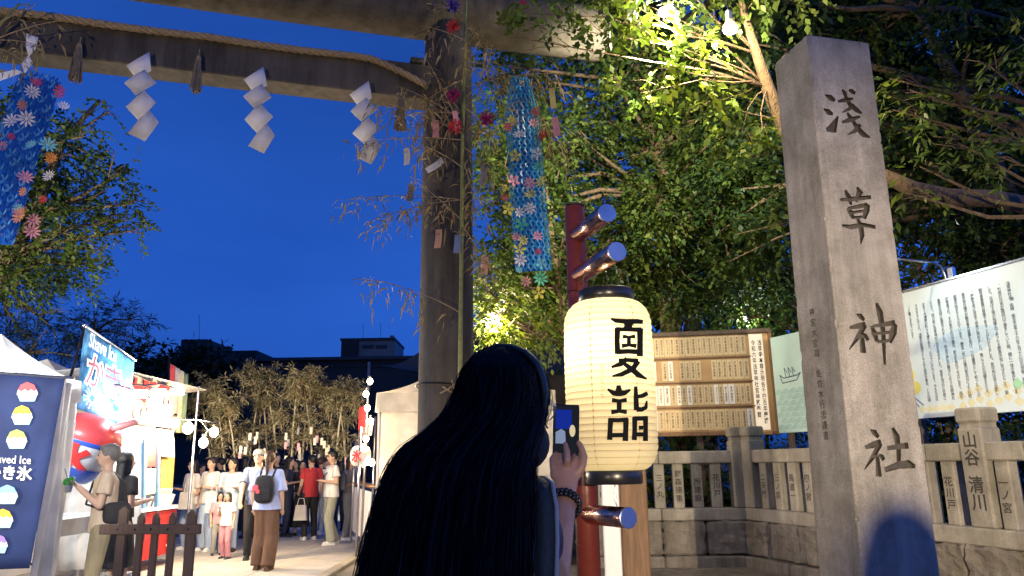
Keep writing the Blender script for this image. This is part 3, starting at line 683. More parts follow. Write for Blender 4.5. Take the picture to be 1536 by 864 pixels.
part('loop', B().tube([(.066 * math.cos(a), .066 * math.sin(a), zw + .008 * math.sin(a * 2)) for a in np.linspace(0, 6.28, 25)], .003, 5), M['black'], wire)
part('lead', B().tube([(.06, -.05, zw), (.08, -.1, zw + .03), (.09, -.15, zw + .11), (.14, -.24, zw + .12), (LX - PX_ + .01, LY - PY_, zt + .10), (LX - PX_ + .02, LY - PY_, zt + .21)], .003, 5), M['black'], wire, True)
hook = thing('lantern_hook', 'small wire hook tying the bottom of the paper lantern to the lower peg', 'hook', (LX, LY, zb - .2))
part('chain', B().tube([(0, 0, .135), (.006, 0, .11), (-.004, 0, .09), (.006, 0, .07), (.0, .0, .045), (.01, 0.0, .02), (.0, .01, .0)], .0035, 6), M['steel'], hook, True)
# timber post and white plank standing behind the lantern
pb = at(951, 790, 6.2); solo('timber_post', B().cbox((pb.x, 6.2, 1.35), (.22, .12, 2.7), .012), M['wood'], 'broad brown timber post standing behind the lantern and lower peg', 'post')
pb = at(919, 800, 6.0); solo('white_plank', B().cbox((pb.x, 6.05, .75), (.135, .04, 1.5), .008), M['white_paint'], 'narrow white painted plank between the red post and the timber post', 'plank')

# ================================================================== woman with phone
M['skin'] = mat('skin', (.38, .22, .15), .5, .08, 10)
M['skin2'] = mat('skin_fair', (.50, .32, .23), .55, .06, 10)
M['hair'] = mat('black_hair', (.006, .0055, .006), .58, .2, 30, .15, 120, spec=.13, stretch=(6, 6, .3))
M['navy'] = mat('slate_cotton', (.045, .052, .07), .9, .15, 8, .2, 60)
M['teal'] = mat('teal_strap', (.03, .05, .06), .7, .1, 8, .2, 80)
M['sky_edge'] = mat('pale_blue_trim', (.30, .38, .46), .8, .1)
M['denim'] = mat('denim', (.05, .06, .1), .9, .2, 20)
M['mask'] = mat('black_mask', (.015, .015, .017), .75, .2, 20)
HY = 1.42
wm = thing('person', 'woman with long black hair seen from behind, photographing the lantern with a raised phone', 'person', (-.07, HY, 0))
def W(x, y, Y): return at(x, y, Y) - V((-.07, HY, 0))
body = B(); hc = W(751, 612, HY + .02)
fdir = V((.62, .78, -.05)).normalized(); fs_ = V((fdir.y, -fdir.x, 0))
Mf = Matrix((fs_, fdir, V((0, 0, 1)))).transposed()    # x right of face, y forward
body.ell(hc, (.074, .092, .108), 20, 14, Mf); body.ell(hc + Mf @ V((0, .035, -.065)), (.052, .058, .055), 16, 10, Mf)
body.ell(hc + Mf @ V((0, .098, -.012)), (.012, .02, .02), 10, 7, Mf)
for s in (-1, 1): body.ell(hc + Mf @ V((s * .078, -.005, -.01)), (.009, .02, .03), 8, 7, Mf)
nk = V((.0, .01, 1.44)); body.cap(nk, hc + V((0, -.015, -.08)), .055, .052)
shL, shR = V((-.115, -.0, 1.42)), V((.085, .05, 1.405))
body.cap((-.02, .03, 1.05), (-.025, .03, 1.34), .11, .115, 14, .72); body.cap(shL, shR, .06, .06); body.cap((-.0, .02, .92), (0, .02, 1.05), .15, .125, 14, .75)
elR = W(826, 868, 1.64); wrR = W(848, 748, 1.83); hcR = W(849, 712, 1.86)
body.cap(shR, elR, .05, .04); body.cap(elR, wrR, .041, .027)
elL = V((-.16, .08, 1.16)); wrL = V((-.04, .26, 1.2)); body.cap(shL, elL, .05, .04); body.cap(elL, wrL, .04, .027); body.cap(wrL, wrL + V((.06, .05, .02)), .03, .028)
for k in range(4): body.cap(wrL + V((.06, .05, .02)) + V((0, -.01, .025 - k * .018)), wrL + V((.115, .065, .02)) + V((0, -.015, .028 - k * .019)), .011, .009, 8)
body.cap(wrL + V((.02, .03, .04)), wrL + V((.06, .06, .075)), .012, .01, 8)
for s in (-1, 1):
    body.cap((s * .085, .02, .9), (s * .09, .035, .49), .085, .058); body.cap((s * .09, .035, .49), (s * .09, .01, .09), .058, .04); body.cap((s * .09, -.02, .05), (s * .1, .15, .04), .04, .032, 10)
# right hand: palm, thumb and four unequal fingers reaching the phone
up_ = (hcR - wrR).normalized(); sd = V((1, .15, 0)); sd = (sd - up_ * sd.dot(up_)).normalized(); fw_ = up_.cross(sd)
def Hp(x, y, Y): return W(x, y, Y)
palm = B()
palm.cap(wrR + up_ * .01, hcR, .026, .034, 12, .5, tuple(fw_)); palm.cap(hcR - sd * .018, hcR + sd * .02 + up_ * .012, .024, .024, 10, .6, tuple(fw_))
def finger(pts, r0, r1):
    for i in range(len(pts) - 1):
        f0_, f1_ = i / (len(pts) - 1), (i + 1) / (len(pts) - 1); palm.cap(pts[i], pts[i + 1], r0 + (r1 - r0) * f0_, r0 + (r1 - r0) * f1_, 9)
finger([Hp(838, 708, 1.86), Hp(829, 700, 1.86), Hp(828, 689, 1.875), Hp(834, 681, 1.89)], .0105, .008)
finger([Hp(843, 703, 1.865), Hp(840, 692, 1.87), Hp(843, 683, 1.895)], .0105, .008)
finger([Hp(850, 702, 1.86), Hp(851, 690, 1.845), Hp(851, 678, 1.86), Hp(848, 666, 1.882)], .0105, .0075)
finger([Hp(858, 703, 1.865), Hp(862, 692, 1.87), Hp(861, 684, 1.895)], .0105, .008)
finger([Hp(862, 716, 1.86), Hp(872, 702, 1.86), Hp(876, 686, 1.868), Hp(872, 672, 1.88), Hp(868, 664, 1.888)], .0125, .008)
body.v += []; kk = len(body.v); body.v += palm.v; body.f += [tuple(i + kk for i in f) for f in palm.f]; body.m += [0] * len(palm.f)
o = remesh(part('body', body, M['skin'], wm, True), .0048, 3)
top = B(); top.cap((-.03, .03, .98), (-.03, .03, 1.34), .132, .128, 16, .74); top.cap(shL + V((0, 0, .003)), shR + V((0, 0, .0)), .068, .066); top.cap(shR, shR * .6 + elR * .4, .064, .062); top.cap(shL, shL * .45 + elL * .55, .064, .062); top.cap(nk - V((0, 0, .03)), nk + V((0, 0, .0)), .075, .06)
remesh(part('top', top, M['navy'], wm, True), .010, 4)
tr = B()
for s in (-1, 1): tr.cap((s * .08, .02, .92), (s * .09, .03, .5), .105, .085); tr.cap((s * .09, .03, .5), (s * .095, .01, .13), .085, .075)
tr.cap((-.06, .02, .95), (.06, .02, .95), .12, .12, 14, .9); remesh(part('trousers', tr, M['denim'], wm, True), .014, 3)
for s in (-1, 1): remesh(part('shoe', B().cap((s * .09, -.04, .05), (s * .105, .16, .04), .05, .045, 10).box((s * .098, .06, .015), (.09, .28, .03)), M['white_paint'], wm, True), .009, 2)
# hair: lofted mass with fine strands over it
HP = [(517, 742, 768), (522, 727, 781), (530, 712, 797), (548, 698, 811), (570, 689, 818), (595, 684, 820), (615, 677, 816), (632, 664, 811), (648, 645, 806), (662, 624, 801), (680, 605, 797), (700, 592, 793), (740, 578, 790), (790, 564, 788), (840, 551, 786), (900, 536, 782), (980, 520, 770), (1060, 515, 740)]
def hring(y):
    for i in range(len(HP) - 1):
        if HP[i][0] <= y <= HP[i + 1][0]:
            f = (y - HP[i][0]) / (HP[i + 1][0] - HP[i][0]); l = HP[i][1] * (1 - f) + HP[i + 1][1] * f; r = HP[i][2] * (1 - f) + HP[i + 1][2] * f; return l, r
    return HP[-1][1:]
def hpt(u, y, off=0.0):   # u: angle around, 0 = right, -pi/2 = towards camera
    l, r = hring(y); yc = HY + .005; g_ = min(1, max(0, (y - 600) / 130)); hd = .102 - .040 * g_ * g_ * (3 - 2 * g_); 
    if y < 570: hd = .102 * math.sqrt(max(.02, 1 - ((570 - y) / 56) ** 2))
    f_ = min(1, max(0, (y - 590) / 150)); f_ = f_ * f_ * (3 - 2 * f_); yc = HY + .005 - .085 * f_
    cx, hw = (l + r) / 2, (r - l) / 2; su = math.sin(u); wv = min(1, max(0, (y - 560) / 120)); off += wv * (.0030 * math.sin(19 * u + y * .012) + .0022 * math.sin(37 * u - y * .02 + 1))
    Y = yc + (hd + off) * su * (1 if su < 0 else .55); c_ = math.cos(u)
    return W(cx + (hw + off * 780) * c_, y, Y)
b = B(); ys = [517, 519, 522, 526, 532, 540, 550, 562, 576, 592, 608, 622, 634, 644, 654, 664, 676, 690, 710, 740, 780, 820, 860, 900, 940, 980, 1020, 1060]; nU = 120
vs = [hpt(2 * math.pi * k / nU, y) for y in ys for k in range(nU)]; fs = []
for i in range(len(ys) - 1):
    for k in range(nU): fs.append((i * nU + k, (i + 1) * nU + k, (i + 1) * nU + (k + 1) % nU, i * nU + (k + 1) % nU))
fs.append(tuple(range(nU))); fs.append(tuple((len(ys) - 1) * nU + k for k in range(nU - 1, -1, -1)))
b.add(vs, fs); hair = part('hair', b, M['hair'], wm, True)
rg = random.Random(11); b = B()
for i in range(2200):
    u0 = rg.uniform(-math.pi - .3, .3) if i > 260 else rg.choice([rg.gauss(-math.pi, .25), rg.gauss(0, .2)]); y0 = 519 + 60 * rg.random() ** 2 if i % 3 else rg.uniform(530, 720); y1 = rg.uniform(800, 1050); pts = []; ph = rg.uniform(0, 6); amp = rg.uniform(.0, .06); fly = rg.random() < .10
    n_ = 11
    for k in range(n_):
        f = k / (n_ - 1); y = y0 + (y1 - y0) * f; u = u0 + amp * math.sin(f * 5 + ph); pts.append(hpt(u, y, .0012 + .003 * rg.random() * (f > 0) + (.016 * f if fly else 0)))
    b.tube(pts, [.0005] + [.0007] * (n_ - 2) + [.0002], 3, cap=False, mi=int(rg.random() < .22))
M['hair_sheen'] = mat('hair_sheen', (.03, .029, .033), .5, .2, 30, spec=.3)
for i in range(170):     # stray hairs breaking the outline
    u0 = rg.choice([rg.gauss(-math.pi, .18), rg.gauss(-math.pi, .18), rg.gauss(0, .15), rg.uniform(-math.pi, 0)]); y0 = rg.uniform(525, 700); y1 = y0 + rg.uniform(90, 330); ph = rg.uniform(0, 6); amp = rg.uniform(.002, .016); pts = []
    for k in range(12): f = k / 11; pts.append(hpt(u0 + .05 * math.sin(f * 4 + ph), y0 + (y1 - y0) * f, .002 + amp * math.sin(f * 2.6) + .006 * f * rg.random()))
    b.tube(pts, [.0005] * 11 + [.0002], 3, cap=False)
part('strand', b, [M['hair'], M['hair_sheen']], hair)['kind'] = 'stuff'
M['band'] = mat('hair_band', (.02, .045, .05), .6, .1)
part('hair_band', B().tube([W(x, y, Y) for x, y, Y in ((742, 519, HY - .02), (768, 520, HY - .03), (790, 529, HY - .045), (806, 545, HY - .055), (815, 568, HY - .055), (818, 592, HY - .05), (816, 612, HY - .04))], [.009, .010, .011, .012, .012, .011, .008], 10, flat=.5), M['band'], wm, True)
mk = B(); mk.ell(hc + Mf @ V((0.004, .048, -.062)), (.062, .062, .058), 18, 12, Mf); part('face_mask', mk, M['mask'], wm, True)
for s in (1, -1): part('ear_loop', B().tube([hc + Mf @ V((s * .078, .0, .005)), hc + Mf @ V((s * .078, .03, -.025)), hc + Mf @ V((s * .06, .07, -.035))], .0018, 5), M['mask'], wm)
gl = B()
for s in (-1, 1):
    c0 = hc + Mf @ V((s * .033, .108, .005)); gl.tube([c0 + Mf @ V((.026 * math.cos(a), -.01 * abs(math.cos(a)) * (math.cos(a) * s > 0), .021 * math.sin(a))) for a in np.linspace(0, 6.283, 25)], .0014, 5)
    gl.tube([c0 + Mf @ V((s * .026, -.008, .006)), hc + Mf @ V((s * .08, .02, .012)), hc + Mf @ V((s * .081, -.015, .005))], .0016, 5)
gl.tube([hc + Mf @ V((-.008, .112, .01)), hc + Mf @ V((.008, .112, .01))], .0015, 5)
glasses = solo('eyeglasses', B().add([V(q) + V((-.07, HY, 0)) for q in gl.v], gl.f), M['steel'], 'thin rimmed eyeglasses on the woman with long black hair', 'eyeglasses')
# backpack with shoulder strap on the right shoulder
bp = thing('backpack', 'dark teal backpack strap with pale blue edge over the woman\'s right shoulder', 'backpack', (-.07, HY, 0))
for (dx, mt, wd, nm) in ((0, M['teal'], .034, 'strap'), (.020, M['sky_edge'], .007, 'strap_edge')):
    P_ = [(787, 725, 1.50), (800, 714, 1.455), (812, 724, 1.41), (818, 760, 1.385), (819, 810, 1.37), (817, 870, 1.36), (810, 940, 1.36)]
    pts = [W(x, y, Y) + V((dx, -.004 if nm == 'strap_edge' else 0, 0)) for x, y, Y in P_]
    b = B(); vs = []
    for i, p in enumerate(pts): vs += [p - V((wd / 2, 0, 0)), p + V((wd / 2, .0, 0)), p + V((wd / 2, .008, 0)), p + V((-wd / 2, .008, 0))]
    fs = [(i * 4 + k, i * 4 + (k + 1) % 4, i * 4 + 4 + (k + 1) % 4, i * 4 + 4 + k) for i in range(len(pts) - 1) for k in range(4)]
    part(nm, b.add(vs, fs + [(3, 2, 1, 0)]), mt, bp, True)
pk = B().cbox((-.03, -.14, 1.02), (.26, .12, .38), .04); o = part('bag', pk, M['teal'], bp); m_ = o.modifiers.new('s', 'SUBSURF'); m_.levels = m_.render_levels = 2
br = solo('bead_bracelet', B(), M['black'], '', '') if False else None
bb = B(); ax = (wrR - elR).normalized(); a1 = ax.cross(V((0, 1, 0))).normalized(); a2 = ax.cross(a1)
for row, rr in ((.0, .036), (-.014, .037)):
    for k in range(22):
        a = 6.2832 * k / 22; bb.ell(wrR + V((-.07, HY, 0)) + ax * (row - .012) + (a1 * math.cos(a) + a2 * math.sin(a)) * rr, (.0062, .0062, .0062), 8, 6)
solo('bead_bracelet', bb, M['black'], 'dark bead bracelet round the wrist of the raised hand', 'bracelet', smooth=True)
# phone
pc = at(849, 647, 1.90); rz = R(-4)
ph = thing('smartphone', 'black smartphone with a lit screen held up in front of the lantern', 'phone', pc, rz); ph.rotation_euler = (R(6), R(2.5), rz)
part('case', B().cbox((0, .0, 0), (.066, .009, .134), .004), M['black'], ph)
M['scr'] = glow('screen_dark', (.012, .014, .02), 1); M['scr_blue'] = glow('screen_sky', (.008, .025, .28), 1); M['scr_l'] = glow('screen_lantern', (.9, .75, .45), .8); M['scr_w'] = glow('screen_tent', (.22, .28, .42), 1)
part('screen', B().box((0, -.0048, 0), (.061, .0008, .128)), M['scr'], ph)
part('screen_picture', B().box((-.006, -.0054, .03), (.040, .0006, .048)), M['scr_blue'], ph)
part('screen_picture', B().prism([(-.026, -.03), (.0, -.03), (-.002, 0), (-.012, .006), (-.026, -.002)], (0, -.0058, .0), (1, 0, 0), (0, 0, 1), .0004), M['scr_w'], ph)
part('screen_picture', B().prism([(.016 + .0075 * math.cos(a), .002 + .015 * math.sin(a)) for a in np.linspace(0, 6.28, 14)[:-1]], (0, -.0062, 0), (1, 0, 0), (0, 0, 1), .0004), M['scr_l'], ph)
part('shutter_button', B().prism([(.004 + .006 * math.cos(a), -.05 + .006 * math.sin(a)) for a in np.linspace(0, 6.28, 14)[:-1]], (0, -.0056, 0), (1, 0, 0), (0, 0, 1), .0004), glow('scr_btn', (.5, .5, .5), 1), ph)

# ================================================================== festival streamers (blue nets), bamboo, paper strips
M['net'] = leafmat('blue_foil', (.012, .10, .42), .12, .25, (.02, .15, .6)); M['net2'] = leafmat('cyan_foil', (.05, .33, .58), .15, .25, (.06, .4, .75))
M['net_light'] = leafmat('pale_blue_foil', (.12, .36, .62), .3, .25, (.15, .45, .8))
def fl_mat(nm, c): return leafmat(nm, c, .25, .5, c)
FM = [fl_mat('petal_' + k, c) for k, c in (('white', (.75, .72, .7)), ('pink', (.75, .32, .34)), ('orange', (.75, .30, .06)), ('red', (.6, .05, .05)), ('yellow', (.65, .60, .10)), ('cyan', (.2, .55, .6)), ('green', (.1, .5, .3)))]
def flower(parent, c, r, mi, rg, petals=10, tilt=None):
    b = B(); e = Euler((R(90) + rg.uniform(-.5, .5), rg.uniform(-.4, .4), rg.uniform(-.6, .6) )).to_matrix()
    for k in range(petals):
        a = 6.2832 * k / petals; d = V((math.cos(a), math.sin(a), 0)); s_ = V((-math.sin(a), math.cos(a), 0)); w_ = r * 2.1 / petals
        p = [d * r * .15, d * r * .6 + s_ * w_ * .7 + V((0, 0, .25 * r)), d * r + V((0, 0, .35 * r)) + s_ * w_ * .3, d * r + V((0, 0, .35 * r)) - s_ * w_ * .3, d * r * .6 - s_ * w_ * .7 + V((0, 0, .25 * r))]
        b.add([e @ q + V(c) for q in p], [(0, 1, 2, 3, 4)])
    b.add([e @ (V((math.cos(6.2832 * k / 8), math.sin(6.2832 * k / 8), .05)) * r * .2) + V(c) + V((0, -.004, 0)) for k in range(8)], [tuple(range(8))])
    o = part('paper_flower', b, FM[mi], parent); return o
def net(th, W_, H_, mt, rows, cols, lean, taper_top, dep=.12):
    b = B()
    def node(i, j):
        f = j / rows; u = (i + (.5 if j % 2 else 0)) / cols - .5; ww = W_ * (taper_top + (1 - taper_top) * min(1, f * 5)); a = u * 2.6
        bulge = .5 * W_ / cols * (1 if j % 2 else -1)
        return V((math.sin(a) * ww / 2 / math.sin(1.3) + lean * f, -math.cos(a) * dep - bulge * .6 + .02 * math.sin(f * 9), -H_ * f + .006 * math.sin(i * 2.1 + j)))
    for j in range(rows):
        for i in range(cols):
            a = node(i, j)
            for k in ((0, -1) if j % 2 == 0 else (1, 0)):
                ii = i + k
                if ii < 0 or ii >= cols: continue
                c = node(ii, j + 1); d = (c - a); up = V((0, 0, H_ / rows * .46)); b.add([a + up, a - up, c - up * .6, c + up * .6], [(0, 1, 2, 3)], (i + j + k) % 3 == 0)
    o = part('net', b, [mt, M['net_light']], th); return o
rg = random.Random(5)
s1 = at(62, 118, 6.75); th = thing('net_streamer', 'dark blue cut paper net streamer with pinwheel flowers hanging under the beam at far left', 'streamer', s1, R(16))
net(th, .44, 1.75, M['net'], 40, 10, -.22, .85); part('net_lining', B().add([(-.2, .03, 0), (.17, .03, 0), (-.05, .03, -1.74), (-.38, .03, -1.74)], [(0, 1, 2, 3)]), M['net'], th)
FL1 = [(48, 138, 0, .09), (35, 158, 2, .07), (40, 178, 0, .10), (18, 183, 0, .1), (72, 218, 5, .10), (48, 218, 5, .07), (95, 160, 0, .07), (92, 138, 3, .09), (55, 125, 3, .07), (78, 240, 2, .08), (75, 265, 0, .08), (38, 267, 1, .09), (36, 288, 2, .06), (18, 205, 3, .05), (5, 220, 1, .07), (28, 312, 5, .06), (32, 325, 2, .10), (50, 330, 1, .08), (48, 347, 1, .09), (66, 300, 3, .05), (75, 235, 2, .06), (30, 318, 1, .08)]
ib = th.matrix_basis.inverted()
for x, y, mi, r in FL1: flower(th, ib @ at(x, y, 6.58), r * .8, mi, rg, rg.choice([10, 12]))
s2 = at(780, 122, 7.9); th = thing('net_streamer', 'long cyan cut paper net streamer with maple leaves and flowers right of the torii pillar', 'streamer', s2, R(-5))
net(th, .42, 2.32, M['net2'], 48, 9, .12, .6); part('net_lining', B().add([(-.1, .03, 0), (.1, .03, 0), (.27, .03, -2.3), (-.08, .03, -2.3)], [(0, 1, 2, 3)]), M['net'], th)
part('cord', B().tube([(0, 0, 0), (-.1, .1, .12), (-.6, .35, .02)], .008, 5), M['net2'], th); ib = th.matrix_basis.inverted()
FL2 = [(768, 182, 4, .07), (762, 190, 3, .05), (800, 186, 1, .06), (804, 167, 3, .05), (780, 203, 0, .07), (815, 204, 3, .06), (774, 234, 4, .07), (806, 231, 0, .07), (808, 250, 6, .06), (770, 272, 1, .07), (795, 274, 1, .07), (812, 274, 4, .07), (758, 282, 4, .04), (757, 296, 3, .045), (796, 293, 4, .07), (762, 314, 4, .07), (778, 318, 0, .06), (796, 312, 0, .07), (783, 337, 6, .08), (774, 356, 1, .05), (806, 355, 1, .06), (784, 361, 4, .06), (808, 377, 3, .04), (779, 375, 4, .07), (780, 390, 0, .07), (812, 396, 5, .06), (778, 405, 5, .04), (790, 422, 1, .06), (810, 418, 6, .08), (808, 440, 4, .07)]
for x, y, mi, r in FL2: flower(th, ib @ at(x, y, 7.72), r * 1.05, mi, rg, rg.choice([5, 5, 8, 9]))
# tanzaku wishes
TZ = {k: cloth_trans('slip_' + k, c, .3) for k, c in (('cream', (.62, .52, .38)), ('grey', (.30, .27, .24)), ('peach', (.62, .36, .22)), ('pink', (.66, .33, .32)), ('white', (.66, .64, .6)), ('yellow', (.6, .48, .16)), ('blue', (.20, .24, .34)), ('red', (.5, .04, .1)))}
def tanzaku(x, y, Y, c, label, rot=0.0, h=.22, w_=.075):
    p = at(x, y, Y); th = thing('paper_strip', label, 'paper strip', p, rot)
    th.rotation_euler = (rg.uniform(-.1, .1), rot, rg.uniform(-.5, .5))
    pts = [(-w_ / 2, 0), (w_ / 2, 0), (w_ / 2, -h), (-w_ / 2, -h)]; b = B(); g = 5; vs = []
    for i in range(g + 1): f = i / g; yy = .012 * math.sin(f * 4); vs += [(-w_ / 2, yy, -h * f), (w_ / 2, yy + .006, -h * f)]
    b.add(vs, [(i * 2, i * 2 + 1, i * 2 + 3, i * 2 + 2) for i in range(g)]); o = part('paper', b, TZ[c], th); m_ = o.modifiers.new('t', 'SOLIDIFY'); m_.thickness = .0012
    part('thread', B().tube([(0, 0, -.01), (.005, 0, .07)], .002, 4), M['straw'], th)
    if c in ('white', 'cream', 'peach', 'grey'):
        b = B()
        for cx_ in (-.015, .012): text(b, vert('願いごと'), (cx_, -.006, -h * .5), (1, 0, 0), (0, 0, 1), .02, 0, fit=(.014, h * .6))
        part('handwriting', b, M['engrave'], th)
    return th
tanzaku(609, 222, 7.85, 'white', 'white paper strip hanging under the thick straw tassel', -.12)
tanzaku(617, 275, 7.8, 'grey', 'grey shaded paper strip in the dry bamboo left of the torii pillar', .05)
tanzaku(658, 344, 7.75, 'peach', 'peach paper strip hanging in front of the middle of the torii pillar', .03)
tanzaku(687, 352, 7.75, 'blue', 'blue grey paper strip beside the green bamboo stem on the torii pillar', .05)
tanzaku(728, 383, 7.7, 'peach', 'salmon paper strip hanging below the cyan net streamer, right of the torii pillar', .08)
tanzaku(664, 240, 7.8, 'white', 'white paper strip tilted flat across the torii pillar', 1.05)
tanzaku(831, 176, 7.3, 'pink', 'pink paper strip right of the cyan net streamer', -.12)
tanzaku(827, 132, 7.3, 'yellow', 'yellow paper strip above the pink one right of the cyan streamer', -.08, .25, .06)
tanzaku(725, 247, 7.8, 'grey', 'brown grey paper strip between the torii pillar and the cyan streamer', .02, .25)
tanzaku(653, 180, 7.9, 'pink', 'faded pink paper strip lying against the upper torii pillar', -.02, .22)
tanzaku(682, 166, 7.75, 'pink', 'bright pink curled paper strip beside red tinsel on the torii pillar', -.15, .24, .06)
def tinsel(x, y, Y, mi, label, r=.09):
    c = at(x, y, Y); b = B(); g = random.Random(x + y)
    for k in range(46):
        d = V((g.gauss(0, 1), g.gauss(0, 1), g.gauss(0, 1))).normalized(); s_ = d.cross(V((g.random(), 1, g.random()))).normalized() * .008; b.add([c - s_, c + s_, c + d * r + s_, c + d * r - s_], [(0, 1, 2, 3)])
    solo('tinsel_ball', b, FM[mi], label, 'tinsel', 'small tinsel balls tied to the torii pillar')
M['magenta'] = fl_mat('magenta_foil', (.30, .02, .12)); FM.append(M['magenta']); FM.append(fl_mat('violet_foil', (.06, .03, .3)))
tinsel(684, 190, 7.75, 3, 'dark red tinsel ball below the pink strip on the torii pillar'); tinsel(680, 143, 7.75, 7, 'magenta tinsel ball above the bright pink strip on the torii pillar'); tinsel(730, 178, 7.75, 7, 'magenta tinsel ball between torii pillar and cyan streamer'); tinsel(678, 8, 7.7, 8, 'violet tinsel ball near the top log of the torii'); tinsel(680, 40, 7.75, 3, 'red tinsel ball high on the torii pillar'); tinsel(784, 8, 7.6, 7, 'pink tinsel ball under the right end of the top log', .06)
# ================================================================== vegetation
def norm(a): return a / np.maximum(np.linalg.norm(a, axis=-1, keepdims=True), 1e-9)
def spray_mesh(name, C, D, mats, n=9, L=.34, leaf=.09, wid=.6, droop=.12, jit=.5, seed=1, parent=None, probs=None, curl=0.0):
    """C spray origins, D directions: leaves set alternately along each twig; quads folded at the midrib"""
    rg = np.random.default_rng(seed); C = np.asarray(C, float); D = norm(np.asarray(D, float)); N = len(C)
    t = (np.arange(n) + .6) / n; Ls = L * rg.uniform(.6, 1.25, (N, 1, 1))
    up = np.array([0, 0, 1.]); S = norm(np.cross(D, up) + rg.normal(0, .25, (N, 3)))
    P = C[:, None] + D[:, None] * (t[None, :, None] * Ls) - up * (droop * (t ** 2)[None, :, None] * Ls / L)
    sg = np.where(np.arange(n) % 2 == 0, 1., -1.)[None, :, None]; sg = np.broadcast_to(sg, (N, n, 1)).copy(); sg[:, -1] = 0
    d = norm(D[:, None] * .75 + S[:, None] * sg * .9 + rg.normal(0, jit * .5, (N, n, 3)) - up * (.25 + droop))
    nn = norm(up * 1.0 + rg.normal(0, jit, (N, n, 3))); wv = norm(np.cross(d, nn)); nn = np.cross(wv, d)
    ll = leaf * rg.uniform(.55, 1.3, (N, n, 1)) * rg.uniform(.8, 1.2, (N, 1, 1)); a = P; tip = P + d * ll - up * (curl * ll * rg.uniform(.2, 1, (N, n, 1)))
    m1 = P + d * ll * .45 + wv * ll * wid * .5 + nn * ll * .06; m2 = P + d * ll * .45 - wv * ll * wid * .5 + nn * ll * .06
    vs = np.stack([a, m1, tip, m2], 2).reshape(-1, 3); K = N * n
    me = bpy.data.meshes.new(name); me.vertices.add(4 * K); me.vertices.foreach_set('co', vs.ravel().astype(np.float32))
    me.loops.add(4 * K); me.loops.foreach_set('vertex_index', np.arange(4 * K, dtype=np.int32)); me.polygons.add(K); me.polygons.foreach_set('loop_start', np.arange(K, dtype=np.int32) * 4)
    o = link(name, me, mats)
    if len(mats) > 1: me.polygons.foreach_set('material_index', np.repeat(rg.choice(len(mats), N, p=probs), n).astype(np.int32))
    me.update(); o.parent = parent
    return o
def clump_pts(c, r, n, rg, squash=.75):
    d = norm(rg.normal(0, 1, (n, 3))); rr = r * rg.uniform(.25, 1, (n, 1)) ** .6; p = d * rr * np.array([1, 1, squash]) + np.asarray(c)
    dd = norm(d * .8 + rg.normal(0, .5, (n, 3)) + np.array([0, 0, -.05])); return p, dd
G1 = leafmat('leaf_mid_green', (.058, .10, .019), .4); G2 = leafmat('leaf_olive', (.086, .115, .021), .45); G3 = leafmat('leaf_deep_green', (.026, .055, .018), .3); G4 = leafmat('leaf_bright', (.10, .155, .03), .45)
GD = leafmat('leaf_dark_pine', (.015, .025, .013), .15); DRY = leafmat('dry_bamboo_leaf', (.28, .20, .10), .3); DRY2 = leafmat('pale_dry_leaf', (.34, .27, .16), .3); DRY3 = leafmat('olive_dry_leaf', (.19, .165, .08), .3)
def tree(name, label, base, trunk, tr_r, clumps, per, leaf, mats, probs, seed, group=None, n=9, L=.34, droop=.12, wid=.6, limb_r=.05, limbs=True, stuff=True, lean_from=.45, curl=0.0, cat='tree', jit=.5):
    """trunk: world points from base up; clumps: (centre, radius)"""
    rg = np.random.default_rng(seed); base = V(base); th = thing(name, label, cat, base, 0, group)
    pts = [V(p) - base for p in trunk]; k = len(pts)
    part('trunk', B().tube(pts, [tr_r * (1.25 if i == 0 else 1) * (1 - .85 * i / max(1, k - 1)) for i in range(k)], 12), M['bark'], th, True)
    Cs, Ds = [], []; lb = B()
    for c, r in clumps:
        c = V(c) - base; p, d = clump_pts(c, r, max(4, int(per * (r / .7) ** 2.2)), rg); Cs.append(p); Ds.append(d)
        if limbs:
            i0 = min(range(int(k * lean_from), k), key=lambda i: (pts[i] - c).length + abs(pts[i].z - c.z + .6)); a = pts[i0]; mid = (a + c) / 2 + V((rg.normal(0, .15), rg.normal(0, .15), .12 + rg.normal(0, .12))) * (c - a).length * .35
            rr = limb_r * min(1.6, .5 + (c - a).length * .25)
            q = [a.lerp(mid, .0), a.lerp(mid, .5) + V((0, 0, .05)), mid, mid.lerp(c, .5), c]; lb.tube(q, [rr, rr * .85, rr * .65, rr * .45, rr * .2], 7)
            for j in range(3):
                e = c + V(tuple(rg.normal(0, .6, 3) * r)); lb.tube([mid.lerp(c, .6), (mid.lerp(c, .6) + e) / 2 + V((0, 0, .05)), e], [rr * .35, rr * .25, rr * .08], 5)
    if limbs: part('limbs', lb, M['bark'], th, True)
    o = spray_mesh('crown', np.concatenate(Cs), np.concatenate(Ds), mats, n, L, leaf, wid, droop, jit, seed, th, probs, curl)
    return th
rgp = np.random.default_rng(21)
def pxclumps(n, x0, x1, y0, y1, Y0, Y1, r0, r1, skip=()):
    out = []; tries = 0
    while len(out) < n and tries < 5000:
        tries += 1; x, y = rgp.uniform(x0, x1), rgp.uniform(y0, y1)
        if any((x - a) ** 2 / rx ** 2 + (y - b_) ** 2 / ry ** 2 < 1 for a, b_, rx, ry in skip): continue
        Y = rgp.uniform(Y0, Y1); p = at(x, y, Y); r = rgp.uniform(r0, r1)
        if min([((x - a[2]) ** 2 + (y - a[3]) ** 2) for a in out] or [1e9]) < 26 ** 2: continue
        out.append((p, r, x, y))
    return [(p, r) for p, r, _, _ in out]
